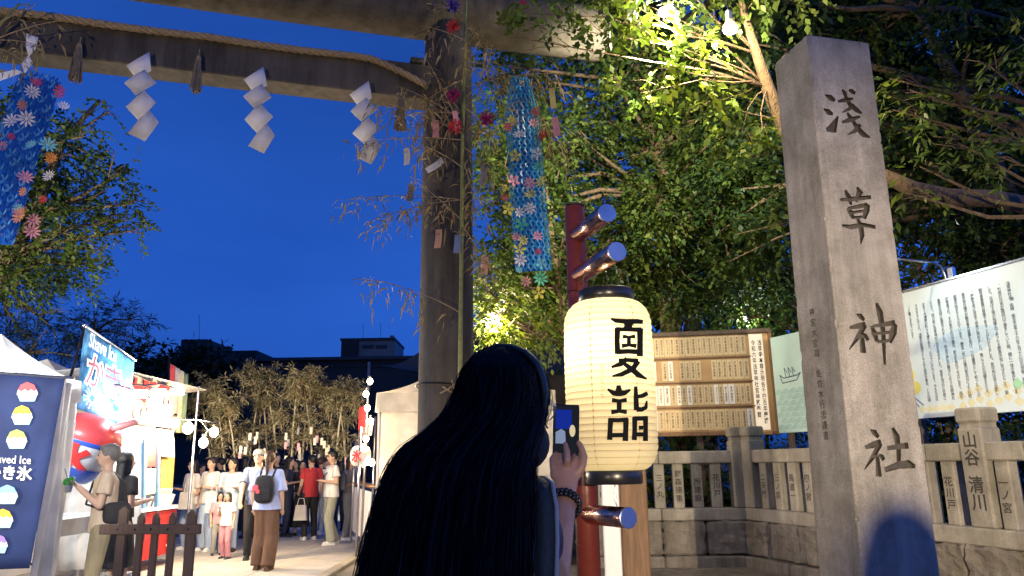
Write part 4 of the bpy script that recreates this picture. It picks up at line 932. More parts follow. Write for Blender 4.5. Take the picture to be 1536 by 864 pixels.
# A: big tree behind the board, filling the middle right
SK = [(735, 165, 28, 60), (725, 230, 22, 60), (715, 430, 20, 100), (900, 372, 34, 40), (740, 560, 60, 55), (800, 560, 50, 60)]
ca = pxclumps(62, 745, 1165, 95, 445, 11.6, 14.2, .45, .78, SK)
tree('broadleaf_tree', 'big leafy tree behind the notice board filling the sky between torii and stone pillar', (3.1, 13.8, 0), [(3.1, 13.8, 0), (3.05, 13.7, 1.6), at(1000, 420, 13.4), at(1008, 300, 13.2), at(985, 225, 13), at(960, 130, 12.8), at(940, 0, 12.8)], .27, ca, 170, .10, [G1, G2, G3], [.4, .35, .25], 1, 'leafy trees behind the fence', n=9, L=.38, limb_r=.05)
# a slimmer one left of it, close behind the streamer
cb = pxclumps(16, 715, 850, 395, 500, 10.5, 12.2, .32, .5, [(740, 560, 60, 60), (700, 400, 20, 80)])
cb += pxclumps(12, 735, 850, 190, 400, 10.6, 12.0, .32, .5, [(900, 372, 34, 40)])
tree('broadleaf_tree', 'slender leafy tree with a glowing lamp behind the red post', (1.25, 12.6, 0), [(1.25, 12.6, 0), (1.2, 12.5, 1.5), at(850, 520, 12), at(840, 440, 11.6), at(820, 300, 11.4), at(800, 190, 11.4)], .12, cb, 150, .092, [G1, G2, G4], [.4, .4, .2], 2, 'leafy trees behind the fence', limb_r=.04)
# B: right hand tree with a thick horizontal limb
cB = pxclumps(40, 1110, 1590, -70, 330, 9.6, 12.5, .4, .7, [(1440, 60, 60, 30), (1180, 60, 30, 30), (1400, 250, 50, 20)])
tB = tree('broadleaf_tree', 'dark leafy tree with a thick sideways limb above the bright sign', (8.3, 10.8, 0), [(8.3, 10.8, 0), (8.1, 10.6, 1.5), (7.8, 10.4, 3.2), (7.4, 10.4, 5.0), (7.0, 10.5, 7.0), (6.6, 10.6, 8.5)], .36, cB, 110, .105, [G3, G1, G2], [.55, .3, .15], 3, 'leafy trees behind the fence', limb_r=.05)
part('limb', B().tube([V(q) - V((8.3, 10.8, 0)) for q in (V((7.8, 10.4, 3.3)), at(1560, 312, 8.9), at(1490, 298, 8.4), at(1420, 296, 8.2), at(1370, 285, 8.1), at(1325, 262, 8.0))], [.2, .13, .105, .105, .10, .07], 12), M['bark'], tB, True)
# C: dense dark trees at the back
cC = pxclumps(34, 1090, 1640, -120, 470, 15, 19, .9, 1.4)
tree('broadleaf_tree', 'dense dark tree far back behind the stone pillar', (8.2, 17.5, 0), [(8.2, 17.5, 0), (8.0, 17.3, 2.5), at(1290, 300, 16), at(1280, 60, 15.6), at(1250, -60, 15.6)], .4, cC, 110, .24, [G3, GD], [.5, .5], 4, 'leafy trees behind the fence', L=.55, limb_r=.12)
cC2 = pxclumps(16, 830, 1130, -60, 480, 16, 19, .8, 1.2, SK)
tree('broadleaf_tree', 'dense dark tree far back behind the big leafy tree', (4.6, 18.3, 0), [(4.6, 18.3, 0), (4.6, 18.2, 3), at(1010, 260, 17.5), at(1000, 60, 17.5)], .35, cC2, 60, .24, [G3, GD], [.6, .4], 5, 'leafy trees behind the fence', L=.55, limb_r=.1)
# D: leaning tree close behind the stone pillar, with the lamps in it
dtr = [at(1300, 700, 9.2), at(1280, 600, 9.1), at(1230, 330, 8.3), at(1152, 132, 7.7), at(1135, 80, 7.5), at(1116, 20, 7.3), at(1100, -60, 7.2)]; dtr[0].z = 0
cD = [(at(x, y, Y), r) for x, y, Y, r in ((880, 10, 6.9, .28), (930, 25, 6.8, .30), (965, 5, 6.9, .28), (905, -25, 7.0, .3), (990, 95, 7.0, .22), (1040, 75, 7.1, .24), (1045, 120, 7.2, .22), (1060, 20, 7.4, .25), (800, 20, 7.4, .25), (770, 55, 7.5, .16), (835, 40, 7.2, .2), (1020, -30, 7.0, .35), (1090, -40, 7, .35), (1145, 205, 7.3, .14), (1170, -30, 7.2, .4), (960, 140, 7.8, .28), (1080, 150, 7.9, .3), (1110, 210, 8.0, .26))]
tree('broadleaf_tree', 'leaning tree with lamps hung in its yellow green leaves close behind the stone pillar', dtr[0], dtr, .13, cD, 150, .095, [G4, G2, G1], [.35, .4, .25], 6, 'leafy trees behind the fence', n=9, L=.32, limb_r=.014, lean_from=.45, droop=.16)
# low boughs reaching in from the right
E0 = V((6.2, 7.4, 0)); cE = [(at(x, y, Y), r) for x, y, Y, r in ((1335, 118, 6.5, .14), (1365, 135, 6.5, .16), (1400, 150, 6.4, .17), (1340, 165, 6.5, .13), (1440, 165, 6.5, .15), (1480, 95, 6.4, .15), (1520, 120, 6.4, .17), (1400, 205, 6.4, .14), (1440, 215, 6.3, .15), (1380, 250, 6.5, .12), (1360, 290, 6.6, .10), (1490, 185, 6.3, .17), (1525, 200, 6.3, .16), (1500, 235, 6.3, .15), (1540, 60, 6.5, .2), (1475, 250, 6.6, .13))]
tree('broadleaf_tree', 'low spreading boughs with long bright leaves right of the stone pillar', E0, [E0, E0 + V((.0, 0, 1.8)), at(1640, 340, 6.9), at(1600, 240, 6.7), at(1560, 160, 6.6), at(1550, 60, 6.6)], .13, cE, 150, .105, [G2, G1, G4], [.45, .35, .2], 7, 'leafy trees behind the fence', n=9, L=.36, limb_r=.03, lean_from=.4, droop=.2, wid=.36)
# shrubs behind the signs
def shrub(label, cl, seed, leaf=.085):
    base = V((sum(c[0].x for c in cl) / len(cl), sum(c[0].y for c in cl) / len(cl), 0)); zc = sum(c[0].z for c in cl) / len(cl)
    tree('evergreen_shrub', label, base, [base, base + V((.05, 0, zc * .5)), base + V((0, .05, zc))], .05, cl, 130, leaf, [G3, G1], [.6, .4], seed, 'shrubs behind the fence', n=7, L=.2, limb_r=.025, cat='shrub')
for i, (x0, x1, y0, y1, Y0, Y1, n_, lab) in enumerate(((1340, 1430, 330, 470, 10.2, 10.9, 16, 'glossy evergreen shrub above the left half of the bright white sign'), (1430, 1560, 320, 450, 9.8, 10.6, 16, 'glossy evergreen shrub above the right half of the bright white sign'), (1350, 1460, 470, 640, 10.2, 11, 12, 'dark evergreen shrub below and behind the bright white sign'), (1460, 1580, 470, 660, 9.8, 10.6, 12, 'dark evergreen shrub behind the fence at the right edge'), (1060, 1200, 440, 520, 13, 14, 12, 'dark shrub above the right end of the wooden notice board'), (1010, 1240, 560, 700, 13, 14, 16, 'dark shrub behind the fence under the notice board'), (880, 1100, 680, 800, 12.0, 12.6, 24, 'dark low shrub filling the gaps of the left fence run'), (930, 1040, 610, 690, 12.8, 13.6, 16, 'dark shrub behind the left fence run beside the lantern'), (1240, 1400, 560, 700, 11.2, 12, 14, 'dark shrub behind the stone pillar and signs'), (1400, 1590, 560, 700, 10.8, 11.6, 16, 'dark shrub far behind the fence at the right edge'), (1100, 1240, 690, 790, 12, 12.6, 12, 'dark low shrub behind the fence corner'), (1370, 1460, 660, 780, 9.3, 9.9, 12, 'dark low shrub behind the fence just right of the pillar'), (1460, 1580, 660, 790, 8.6, 9.2, 12, 'dark low shrub behind the fence post at right'))):
    shrub(lab, pxclumps(n_, x0, x1, y0, y1, Y0, Y1, .3, .45), 30 + i)
# left trees
cL = pxclumps(30, -40, 165, 165, 420, 11.5, 13.2, .36, .58, [(170, 420, 40, 40)]) + [(at(x, y, 12), r) for x, y, r in ((190, 255, .22), (205, 305, .2), (185, 330, .3), (150, 375, .25), (130, 175, .22), (165, 165, .14), (95, 240, .4), (205, 345, .12))]
tree('broadleaf_tree', 'leafy tree against the blue sky behind the dark blue net streamer', (-8.9, 12.6, 0), [(-8.9, 12.6, 0), (-8.9, 12.6, 1.8), at(-20, 460, 12.4), at(10, 390, 12.3), at(50, 330, 12.2), at(90, 215, 12), at(150, 150, 12)], .2, cL, 130, .092, [G1, G2, G3], [.4, .35, .25], 8, n=8, L=.32, limb_r=.05)
cK = pxclumps(22, -60, 78, 372, 540, 15, 17, .4, .65)
tree('conifer_tree', 'dark conifer low at the left edge behind the white tents', (-13, 16, 0), [(-13, 16, 0), (-12.8, 16, 3), at(0, 430, 16), at(10, 350, 16)], .25, cK, 46, .16, [GD, G3], [.7, .3], 9, n=11, L=.5, droop=.3, wid=.16)
cP = pxclumps(14, 95, 205, 472, 530, 24, 27, .45, .8)
tree('pine_tree', 'dark spreading pine above the shaved ice banner', (-15.5, 26, 0), [(-15.5, 26, 0), (-15.5, 26, 3.5), at(140, 500, 25.5)], .3, cP, 46, .22, [GD], None, 10, n=11, L=.5, wid=.14)
cQ = pxclumps(24, 195, 330, 545, 620, 38, 44, .8, 1.3)
tree('broadleaf_tree', 'dark distant tree mass in front of the far building at left', (-22.5, 42, 0), [(-22.5, 42, 0), (-22.5, 42, 4), at(250, 560, 41), at(240, 530, 41)], .5, cQ, 26, .4, [GD], None, 11, n=8, L=1.0, limb_r=.12)
# dry bamboo tied to the torii pillar
def bamboo(name, label, culms, sprays, seed, leaf=.13, per=7, mats=(DRY, DRY2, DRY3), n=7, L=.22, group=None, culm_mat=None, wid=.17, rise=-.25):
    c00 = culms[0][0][0]; base = V((c00[0], c00[1], 0)); th = thing(name, label, 'bamboo', base, 0, group); rg = np.random.default_rng(seed)
    for pts, r in culms:
        P_ = [V(p) - base for p in pts]; b = B(); b.tube(P_, [r * (1 - .5 * i / (len(P_) - 1)) for i in range(len(P_))], 10)
        o = part('culm', b, culm_mat or M['bamboo'], th, True)
    C, D = [], []; tw = B()
    for s0, s1 in sprays:
        s0, s1 = V(s0) - base, V(s1) - base; ln = (s1 - s0).length; k = max(2, int(ln / .11)); sag = V((0, 0, -.08 * ln)); pp = [s0.lerp(s1, i / k) + sag * 4 * (i / k) * (1 - i / k) * -.5 for i in range(k + 1)]
        tw.tube(pp, [.005 * (1 - .6 * i / k) + .0015 for i in range(k + 1)], 5)
        for i in range(1, k + 1):
            for j in range(per // 2 if i < k * .3 else per):
                if rg.random() < .55:
                    C.append(pp[i]); D.append(np.array(s1 - s0) / ln * .4 + rg.normal(0, .6, 3) + np.array([0, 0, rise]))
    part('twigs', tw, M['straw'], th)
    spray_mesh('leaves', C, D, list(mats), n, L, leaf, wid, .25 if rise < 0 else .08, .8, seed, th, [.4, .35, .25], .6 if rise < 0 else .25)
    return th
M['bamboo'] = mat('bamboo_culm', (.22, .22, .05), .4, .25, 3, stretch=(1, 1, 4))
by = 7.95
bsp = [((690, 190), (640, 90)), ((692, 180), (600, 130)), ((692, 200), (560, 150)), ((694, 210), (535, 215)), ((692, 300), (520, 300)), ((692, 300), (560, 330)), ((692, 330), (620, 270)), ((692, 470), (600, 430)), ((600, 430), (545, 420)), ((694, 150), (745, 110)), ((694, 160), (740, 200)), ((694, 200), (780, 150)), ((694, 220), (740, 260)), ((694, 330), (735, 300)), ((694, 340), (730, 400)), ((696, 90), (760, 110)), ((696, 60), (640, 40)), ((696, 40), (740, 70)), ((694, 120), (640, 150)), ((692, 250), (640, 220)), ((694, 120), (700, 60)), ((694, 240), (715, 310)), ((694, 20), (640, 5)), ((690, 170), (590, 175)), ((696, 100), (800, 125)), ((700, 130), (830, 110)), ((780, 140), (850, 230))]
bamboo('bamboo_branch', 'green bamboo stem with dry curled leaves tied to the right torii pillar', [([at(694, 864, by), at(690, 560, by), at(692, 400, by), at(694, 200, by), at(698, 60, by), at(700, -60, by)], .028)],
       [(at(a[0], a[1], by), at(c[0], c[1], by - .15 - .1 * (i % 3))) for i, (a, c) in enumerate(bsp)], 41, .12, 5, n=4, L=.13, wid=.18)
bamboo('bamboo_branch', 'dry bamboo tuft lying on the far left end of the torii beam', [([at(-20, 90, 6.9), at(-5, 40, 6.8), at(30, 5, 6.8)], .02)], [(at(-10, 60, 6.8), at(95, 30, 6.7)), (at(-10, 40, 6.8), at(50, 10, 6.7)), (at(-10, 70, 6.7), at(40, 95, 6.6)), (at(0, 60, 6.8), at(60, 70, 6.6))], 42, .11, 3, n=4, L=.13, wid=.18)
tie = tpt(0, 0); zt_ = at(672, 575, 8.2).z
solo('tie_cord', B().tube([V((-.77 + .335 * math.cos(a), 8.5 + .335 * math.sin(a), zt_ + .012 * math.sin(2 * a))) for a in np.linspace(0, 6.2832, 40)], .012, 6), M['black'], 'black cord tied round the torii pillar at head height', 'cord')
solo('twine_knot', B().tube([at(660, 590, 8.08), at(672, 584, 8.05), at(684, 575, 8.08), at(690, 566, 8.06)], .009, 5).tube([at(664, 580, 8.07), at(676, 588, 8.04), at(690, 590, 8.06)], .009, 5).tube([at(678, 570, 8.06), at(683, 592, 8.05)], .008, 5), M['straw'], 'straw twine knot on the black cord of the torii pillar', 'twine')
# far bamboo grove with wishes
rgb = random.Random(9)
M['bamboo_dry'] = mat('dry_culm', (.36, .28, .16), .6, .2, 4)
gx = [318, 338, 355, 372, 388, 402, 418, 436, 452, 470, 486, 502, 520]
for i, x in enumerate(gx):
    Y = 23.5 + 2.2 * rgb.random(); topy = 570 + 40 * abs((x - 415) / 110) ** 1.5 + rgb.uniform(-12, 25); lean = rgb.uniform(-22, 22)
    p0 = at(x, 790, Y); p0.z = 0; pts = [p0] + [at(x + lean * f * f, 740 + (topy - 740) * f, Y) for f in (.3, .6, .85, 1)] + [at(x + lean * 1.5 + (12 if lean > 0 else -12), topy + 8, Y - .2)]
    sp = []
    for k in range(15):
        f = .25 + .75 * k / 14; j = min(len(pts) - 2, int(f * (len(pts) - 1))); a = pts[j].lerp(pts[j + 1], f * (len(pts) - 1) - j); sp.append((a, a + V((rgb.uniform(-.6, .6), rgb.uniform(-.5, .4), rgb.uniform(.0, .55)))))
    sp.append((pts[-2], pts[-1]))
    bamboo('wish_bamboo', ('first', 'second', 'third', 'fourth', 'fifth', 'sixth', 'seventh', 'eighth', 'ninth', 'tenth', 'eleventh', 'twelfth', 'thirteenth')[i] + ' dry wishing bamboo from the left at the end of the stall lane', [(pts, .035)], sp, 60 + i, .17, 8, (DRY3, DRY, DRY2), 5, .26, 'wishing bamboos at the end of the stall lane', M['bamboo_dry'], .2, .1)
for i in range(34):
    x = 360 + 165 * rgb.random(); y = 640 + 55 * rgb.random() ** .7; p = at(x, y, 22.6 + rgb.random())
    th = thing('paper_strip', 'small pale paper strip hanging in the far wishing bamboo', 'paper strip', p, rgb.uniform(-.6, .6), 'paper strips in the far wishing bamboo')
    part('paper', B().box((0, 0, -.11), (.085, .004, .22)), TZ[rgb.choice(['cream', 'cream', 'grey', 'pink'])], th)
# ================================================================== stalls
WARM = (1, .72, .42); COOL = (.86, .94, 1.0)
def tent(label, cx, cy, w_, d_, eave, apex, rz=0, val=.28, walls=('back',), mt=None, group='white canopy tents'):
    mt = mt or M['canvas']; th = thing('canopy_tent', label, 'tent', (cx, cy, 0), rz, group); g = 8; b = B()
    for s in range(4):
        a0, a1 = [((-1, -1), (1, -1)), ((1, -1), (1, 1)), ((1, 1), (-1, 1)), ((-1, 1), (-1, -1))][s]; vs = []
        for i in range(g + 1):
            f = i / g; z = eave + (apex - eave) * f ** 1.45
            for j in range(g + 1):
                u = j / g; x = (a0[0] * (1 - u) + a1[0] * u) * (1 - f) * w_ / 2; y = (a0[1] * (1 - u) + a1[1] * u) * (1 - f) * d_ / 2; vs.append((x, y, z - .05 * math.sin(math.pi * u) * (1 - f) * (1 if f > 0 else 0)))
        b.add(vs, [(i * (g + 1) + j, i * (g + 1) + j + 1, (i + 1) * (g + 1) + j + 1, (i + 1) * (g + 1) + j) for i in range(g) for j in range(g)])
    part('roof', b, mt, th, True)
    for s, (x0, y0, x1, y1) in enumerate(((-1, -1, 1, -1), (1, -1, 1, 1), (1, 1, -1, 1), (-1, 1, -1, -1))):
        vs = []
        for j in range(13):
            u = j / 12; vs += [((x0 + (x1 - x0) * u) * w_ / 2, (y0 + (y1 - y0) * u) * d_ / 2, eave), ((x0 + (x1 - x0) * u) * (w_ / 2 + .012 * math.sin(j * 1.7)), (y0 + (y1 - y0) * u) * (d_ / 2 + .012 * math.sin(j * 1.7)), eave - val)]
        part('valance', B().add(vs, [(j * 2, j * 2 + 1, j * 2 + 3, j * 2 + 2) for j in range(12)]), mt, th, True)
    for sx in (-1, 1):
        for sy in (-1, 1): part('leg', B().box((sx * (w_ / 2 - .04), sy * (d_ / 2 - .04), eave / 2), (.035, .035, eave)), M['white_paint'], th)
    wl = {'front': (-1, -1, 1, -1), 'right': (1, -1, 1, 1), 'back': (1, 1, -1, 1), 'left': (-1, 1, -1, -1)}
    for k in walls:
        x0, y0, x1, y1 = wl[k]; vs = []; n_ = 40
        for i in range(7):
            z = .03 + (eave - .06) * i / 6
            for j in range(n_ + 1):
                u = j / n_; wv = .018 * math.sin(u * 21 + i * .4) * (1.1 - i / 6) + .008 * math.sin(u * 57 + 1); inx = -.03
                vs.append(((x0 + (x1 - x0) * u) * (w_ / 2 + inx) + (wv if x0 == x1 else 0), (y0 + (y1 - y0) * u) * (d_ / 2 + inx) + (wv if y0 == y1 else 0), z))
        part('side_curtain', B().add(vs, [(i * (n_ + 1) + j, i * (n_ + 1) + j + 1, (i + 1) * (n_ + 1) + j + 1, (i + 1) * (n_ + 1) + j) for i in range(6) for j in range(n_)]), mt, th, True)
    return th
tent('white canopy tent at the left edge behind the navy shaved ice banner', -5.12, 7.3, 1.15, 1.0, 2.40, 2.83, 0, .22, ())

tent('smaller looking white canopy tent behind the first one at left', -7.35, 11.6, 2.5, 2.5, 2.66, 3.2, 0, .25, ('back', 'left'))
tent('pale beige canopy tent behind the torii pillar and the woman', -.80, 13.9, 3.0, 2.8, 2.68, 3.55, 0, .32, ('front', 'back', 'right'), M['canvas_grey'])
# white curtain hanging from the corner of the first tent
def sheet(name, mt, q, label, cat, nx=16, ny=16, amp=.03, fr=14, thick=.003, parent=None, solo_=True):
    vs = []; n_ = (V(q[1]) - V(q[0])).cross(V(q[3]) - V(q[0])).normalized()
    for i in range(ny + 1):
        f = i / ny
        for j in range(nx + 1):
            u = j / nx; p = (V(q[0]) * (1 - u) + V(q[1]) * u) * (1 - f) + (V(q[3]) * (1 - u) + V(q[2]) * u) * f; vs.append(p + n_ * amp * (math.sin(u * fr + f * 2) * .6 + math.sin(u * fr * .37 + f * 5 + 1) * .5))
    b = B().add(vs, [(i * (nx + 1) + j, i * (nx + 1) + j + 1, (i + 1) * (nx + 1) + j + 1, (i + 1) * (nx + 1) + j) for i in range(ny) for j in range(nx)])
    if solo_: o = solo(name, b, mt, label, cat, smooth=True)
    else: o = part(name, b, mt, parent, True, world=True)
    m_ = o.modifiers.new('t', 'SOLIDIFY'); m_.thickness = thick; return o
sheet('side_curtain', M['canvas'], [at(92, 562, 7.0), at(112, 590, 7.8), at(74, 930, 7.6), at(35, 935, 7.0)], 'white tent side curtain hanging to the right of the navy banner', 'curtain', 24, 14, .035, 24)
sheet('stall_curtain', M['canvas'], [at(86, 640, 9.5), at(212, 648, 9.8), at(212, 850, 9.8), at(86, 856, 9.5)], 'white stall curtain behind the giant inflatable cup and the grey haired man', 'curtain', 30, 12, .03, 30)
# navy shaved ice banner
M['navy_cloth'] = cloth_trans('navy_banner', (.028, .05, .16), .25)
nb = thing('navy_banner', 'navy banner printed with shaved ice cups at the left edge', 'banner', (-4.4, 6.6, .6))
sheet('cloth', M['navy_cloth'], [at(-130, 552, 6.6), at(98, 568, 6.6), at(45, 852, 6.6), at(-160, 862, 6.6)], '', '', 20, 16, .012, 9, .003, nb, False)
def P6(x, y, off=.03): return at(x, y, 6.6 - off)
ICE = {k: mat('print_' + k, c, .8, .05) for k, c in (('red', (.75, .10, .12)), ('yellow', (.8, .66, .06)), ('green', (.42, .66, .14)), ('blue', (.25, .5, .85)), ('white', (.82, .82, .82)), ('bowl', (.42, .66, .85)), ('orange', (.85, .5, .06)), ('purple', (.35, .22, .6)))}
def poly_px(name, pts, mt, off): part(name, B().add([P6(x, y, off) for x, y in pts], [tuple(range(len(pts)))]), mt, nb, world=True)
for x, y, c in ((41, 590, 'red'), (33, 625, 'yellow'), (25, 661, 'green'), (11, 744, 'blue'), (4, 780, 'orange'), (-4, 818, 'purple')):
    poly_px('bowl_print', [(x - 15, y + 2), (x + 15, y + 2), (x + 11, y + 12), (x - 11, y + 12)], ICE['bowl'], .015)
    poly_px('snow_print', [(x - 16, y + 2), (x + 16, y + 2), (x + 14, y - 6), (x - 14, y - 6)], ICE['white'], .0165)
    poly_px('syrup_print', [(x - 14, y - 5), (x - 9, y - 3), (x - 4, y - 6), (x + 1, y - 3), (x + 6, y - 6), (x + 10, y - 3), (x + 14, y - 5), (x + 10, y - 13), (x, y - 17), (x - 10, y - 13)], ICE[c], .018)
ux_ = (P6(50, 700) - P6(0, 698)).normalized(); uy_ = (P6(30, 560) - P6(18, 700)).normalized()
b = B(); text(b, 'Shaved Ice', P6(14, 689, .017), ux_, uy_, .075, .012, fit=(.38, .07)); text(b, 'かき氷', P6(14, 709, .017), ux_, uy_, .15, .03, fit=(.40, .125)); part('lettering', b, ICE['white'], nb, world=True)
part('top_rod', B().tube([at(-140, 550, 6.6), at(112, 567, 6.62)], .012, 8), M['steel'], nb, world=True)
# tall banner "Shave Ice" on a tilted pole
M['blue_cloth'] = mat('blue_banner_cloth', (.04, .16, .42), .7, .35, 6, col2=(.10, .42, .68))
ib_ = thing('shaved_ice_flag', 'blue shaved ice flag with white lettering on a tilted black pole', 'flag', (-4.95, 8.3, 0))
part('pole', B().tube([at(127, 488, 8.3), at(78, 668, 8.3), at(40, 930, 8.3)], .016, 8), M['black'], ib_, True, world=True)
part('pole_knob', B().ell(at(127, 488, 8.3), (.03, .03, .03)), M['steel'], ib_, True, world=True)
q = [at(130, 491, 8.3), at(202, 541, 9.3), at(190, 640, 9.2), at(112, 612, 8.4)]
sheet('cloth', M['blue_cloth'], q, '', '', 18, 18, .03, 8, .003, ib_, False)
part('top_rod', B().tube([at(127, 488, 8.3), at(204, 541, 9.35)], .012, 8), M['white_paint'], ib_, True, world=True)
def Q(u, v, off=.05):
    p = (V(q[0]) * (1 - u) + V(q[1]) * u) * (1 - v) + (V(q[3]) * (1 - u) + V(q[2]) * u) * v; n_ = (q[1] - q[0]).cross(q[3] - q[0]).normalized()
    if n_.y > 0: n_ = -n_
    return p + n_ * off
def qtext(s_, u, v, w_, h_, mt, nm='lettering', off=.037, bold=.02):
    b = B(); o_ = Q(u, v, off); text(b, s_, o_, Q(u + .05, v, off) - o_, Q(u, v - .05, off) - o_, 1, bold, fit=(w_, h_)); part(nm, b, mt, ib_, world=True)
qtext('Shave Ice', .30, .13, .55, .17, ICE['white'])
M['letter_red'] = mat('dark_red_print', (.25, .03, .06), .7, .1)
for ch, u, v in (('か', .22, .48), ('き', .55, .48), ('氷', .84, .58)):
    qtext(ch, u, v, .34, .40, ICE['white'], 'lettering', .037, .06); qtext(ch, u, v, .29, .34, M['letter_red'], 'lettering', .041, .0)
b = B()
for k in range(14): a = 6.2832 * k / 14; b.tube([Q(.2 + .05 * math.cos(a), .82 + .04 * math.sin(a), .052), Q(.2 + .16 * math.cos(a), .82 + .14 * math.sin(a), .052)], .008, 4)
part('firework_print', b, ICE['white'], ib_, world=True)
# giant inflatable shaved ice cup, tilted
cc = at(127, 664, 8.55); ci = thing('inflatable_cup', 'giant inflatable shaved ice cup with red ice and a red character, tilted', 'inflatable', cc, 0); ci.rotation_euler = (0, R(20), 0); ci.scale = (1, 1, .9)
RC = .37
part('red_ice', B().lathe([(RC * .98, .06), (RC * 1.01, .11), (RC * .96, .18), (RC * .84, .25), (RC * .62, .31), (RC * .34, .345), (.02, .355)], 32, cap=False), mat('inflatable_red', (.6, .06, .06), .35, .25, 3, .1, 5), ci, True)
part('cup', B().lathe([(.08, -.47), (.20, -.45), (.255, -.38), (RC * .93, .0), (RC * .98, .06)], 32), mat('inflatable_white', (.78, .78, .76), .35, .05), ci, True)
part('blue_band', B().lathe([(RC * .955, .015), (RC * 1.0, .055), (RC * .99, .07)], 32, cap=False), mat('inflatable_blue', (.03, .09, .45), .35, .05), ci, True)
part('wave_band', B().lathe([(.085, -.474), (.206, -.454), (.261, -.384), (.292, -.27)], 32, cap=False), bpy.data.materials['inflatable_blue'], ci, True)
b = B(); a_, f_ = text_mesh('氷', .07)
ex = a_.max(0) - a_.min(0); bm2 = bmesh.new(); vv = [bm2.verts.new(p) for p in a_]
for f in f_:
    try: bm2.faces.new([vv[i] for i in f])
    except ValueError: pass
bmesh.ops.triangulate(bm2, faces=bm2.faces[:]); bmesh.ops.subdivide_edges(bm2, edges=bm2.edges[:], cuts=3, use_grid_fill=True); bm2.verts.index_update(); vs = []
for v_ in bm2.verts:
    u = v_.co.x / ex[0] * .40; z = v_.co.y / ex[1] * .36 - .15; rr = .255 + (RC * .95 - .255) * (z + .38) / .38 + .008; an = -1.28 + u / rr; vs.append((rr * math.cos(an), rr * math.sin(an), z))
b.add(vs, [[x.index for x in f.verts] for f in bm2.faces]); bm2.free(); part('character', b, mat('print_deep_red', (.62, .03, .03), .5, .05), ci)
b = B()
for k in range(7):
    an = -2.5 + k * .33; rr = .40; b.add([(rr * math.cos(an + dx) , rr * math.sin(an + dx), z) for dx, z in ((-.1, -.1 - .05 * (k % 3)), (0, -.06 - .05 * (k % 3)), (.12, -.09 - .05 * (k % 3)), (.02, -.12 - .05 * (k % 3)))], [(0, 1, 2, 3)])
part('straw', B().tube([(.18, -.05, .22), (.48, -.05, .46)], .045, 14), mat('inflatable_pink', (.62, .25, .25), .4, .1), ci, True)
part('tether', B().tube([(-.3, .1, -.4), (-.5, .3, -1.3)], .008, 5), M['white_paint'], ci)
# folding table with bottles, cooler box
tb = thing('folding_table', 'folding table with white cloth in front of the shaved ice tent', 'table', (-4.98, 8.35, 0))
part('table_top', B().cbox((0, 0, .98), (.75, 1.3, .03), .006), M['white_paint'], tb)
vs = []; 
part('table_cloth', B().box((0, 0, 1.002), (.8, 1.35, .008)).box((0, -.675, .92), (.8, .006, .16)).box((.4, 0, .92), (.006, 1.35, .16)), M['canvas'], tb)
for sx in (-1, 1):
    for sy in (-1, 1): part('leg', B().tube([(sx * .3, sy * .55, .96), (sx * .33, sy * .6, 0)], .014, 6), M['black'], tb)
part('brace', B().tube([(-.32, -.58, .4), (.32, -.58, .4)], .012, 6).tube([(-.3, -.56, .9), (0, -.3, .55)], .01, 6), M['black'], tb)
BOT = {k: mat('syrup_' + k, c, .2, .1) for k, c in (('dark', (.03, .02, .02)), ('amber', (.55, .25, .03)), ('orange', (.75, .35, .05)), ('clear', (.6, .62, .6)))}
for i, (x, y, c, lab) in enumerate(((-5.12, 7.95, 'dark', 'dark glass bottle at the left end of the folding table'), (-5.02, 8.05, 'amber', 'amber syrup bottle beside the dark bottle on the folding table'), (-4.93, 7.95, 'orange', 'orange syrup bottle at the front of the folding table'), (-5.0, 8.3, 'clear', 'clear bottle further back on the folding table'))):
    t_b = thing('syrup_bottle', lab, 'bottle', (x, y, 1.006), 0, 'bottles on the folding table'); k = 1 + .1 * (i % 2)
    part('body', B().lathe([(.034, 0), (.036, .02), (.036, .15 * k), (.015, .2 * k), (.013, .24 * k)], 14), BOT[c], t_b, True); part('lid', B().lathe([(.016, .235 * k), (.016, .262 * k), (.01, .27 * k)], 12), M['white_paint'], t_b, True)
cl = thing('cooler_box', 'grey plastic cooler box on the ground under the folding table', 'cooler', (-4.75, 7.45, 0)); M['grey_plastic'] = mat('grey_plastic', (.25, .27, .28), .5, .1)
part('body', B().cbox((0, 0, .2), (.42, .32, .4), .02), M['grey_plastic'], cl); part('lid', B().cbox((0, 0, .425), (.44, .34, .05), .015), M['grey_plastic'], cl); part('label', B().box((.05, -.163, .22), (.12, .004, .1)), M['white_paint'], cl)
cr = thing('crate', 'blue plastic crate beside the cooler under the stall table', 'crate', (-4.55, 8.75, 0)); part('body', B().cbox((0, 0, .17), (.4, .3, .34), .02), mat('blue_plastic', (.05, .2, .4), .4, .1), cr); part('lid', B().cbox((0, 0, .35), (.42, .32, .03), .01), M['grey_plastic'], cr)
# brown picket barrier in front
pk0, pk1 = at(150, 800, 6.0), at(312, 800, 5.9); pk0.z = pk1.z = 0; dd = (pk1 - pk0).normalized(); Mx = Matrix((dd, V((-dd.y, dd.x, 0)), V((0, 0, 1)))).transposed()
M['picket'] = mat('brown_painted_wood', (.12, .08, .06), .65, .2, 5, .2, 40, stretch=(8, 8, 1))
fn = thing('picket_barrier', 'low brown wooden picket barrier in front of the shaved ice stall', 'fence', pk0)
for x, tall, wd in ((181, 760, .07), (207, 770, .05), (231, 770, .05), (258, 768, .05), (291, 764, .07)):
    s_ = (at(x, 800, 5.95) - pk0).dot(dd); zt = at(x, tall, 5.95).z; b = B()
    poly = [(-wd / 2, 0), (wd / 2, 0), (wd / 2, zt - .04), (.0, zt), (-wd / 2, zt - .03)]; b.prism(poly, dd * s_ + V((0, .0 if wd < .06 else -.03, 0)), dd, (0, 0, 1), .03); part('picket', b, M['picket'], fn)
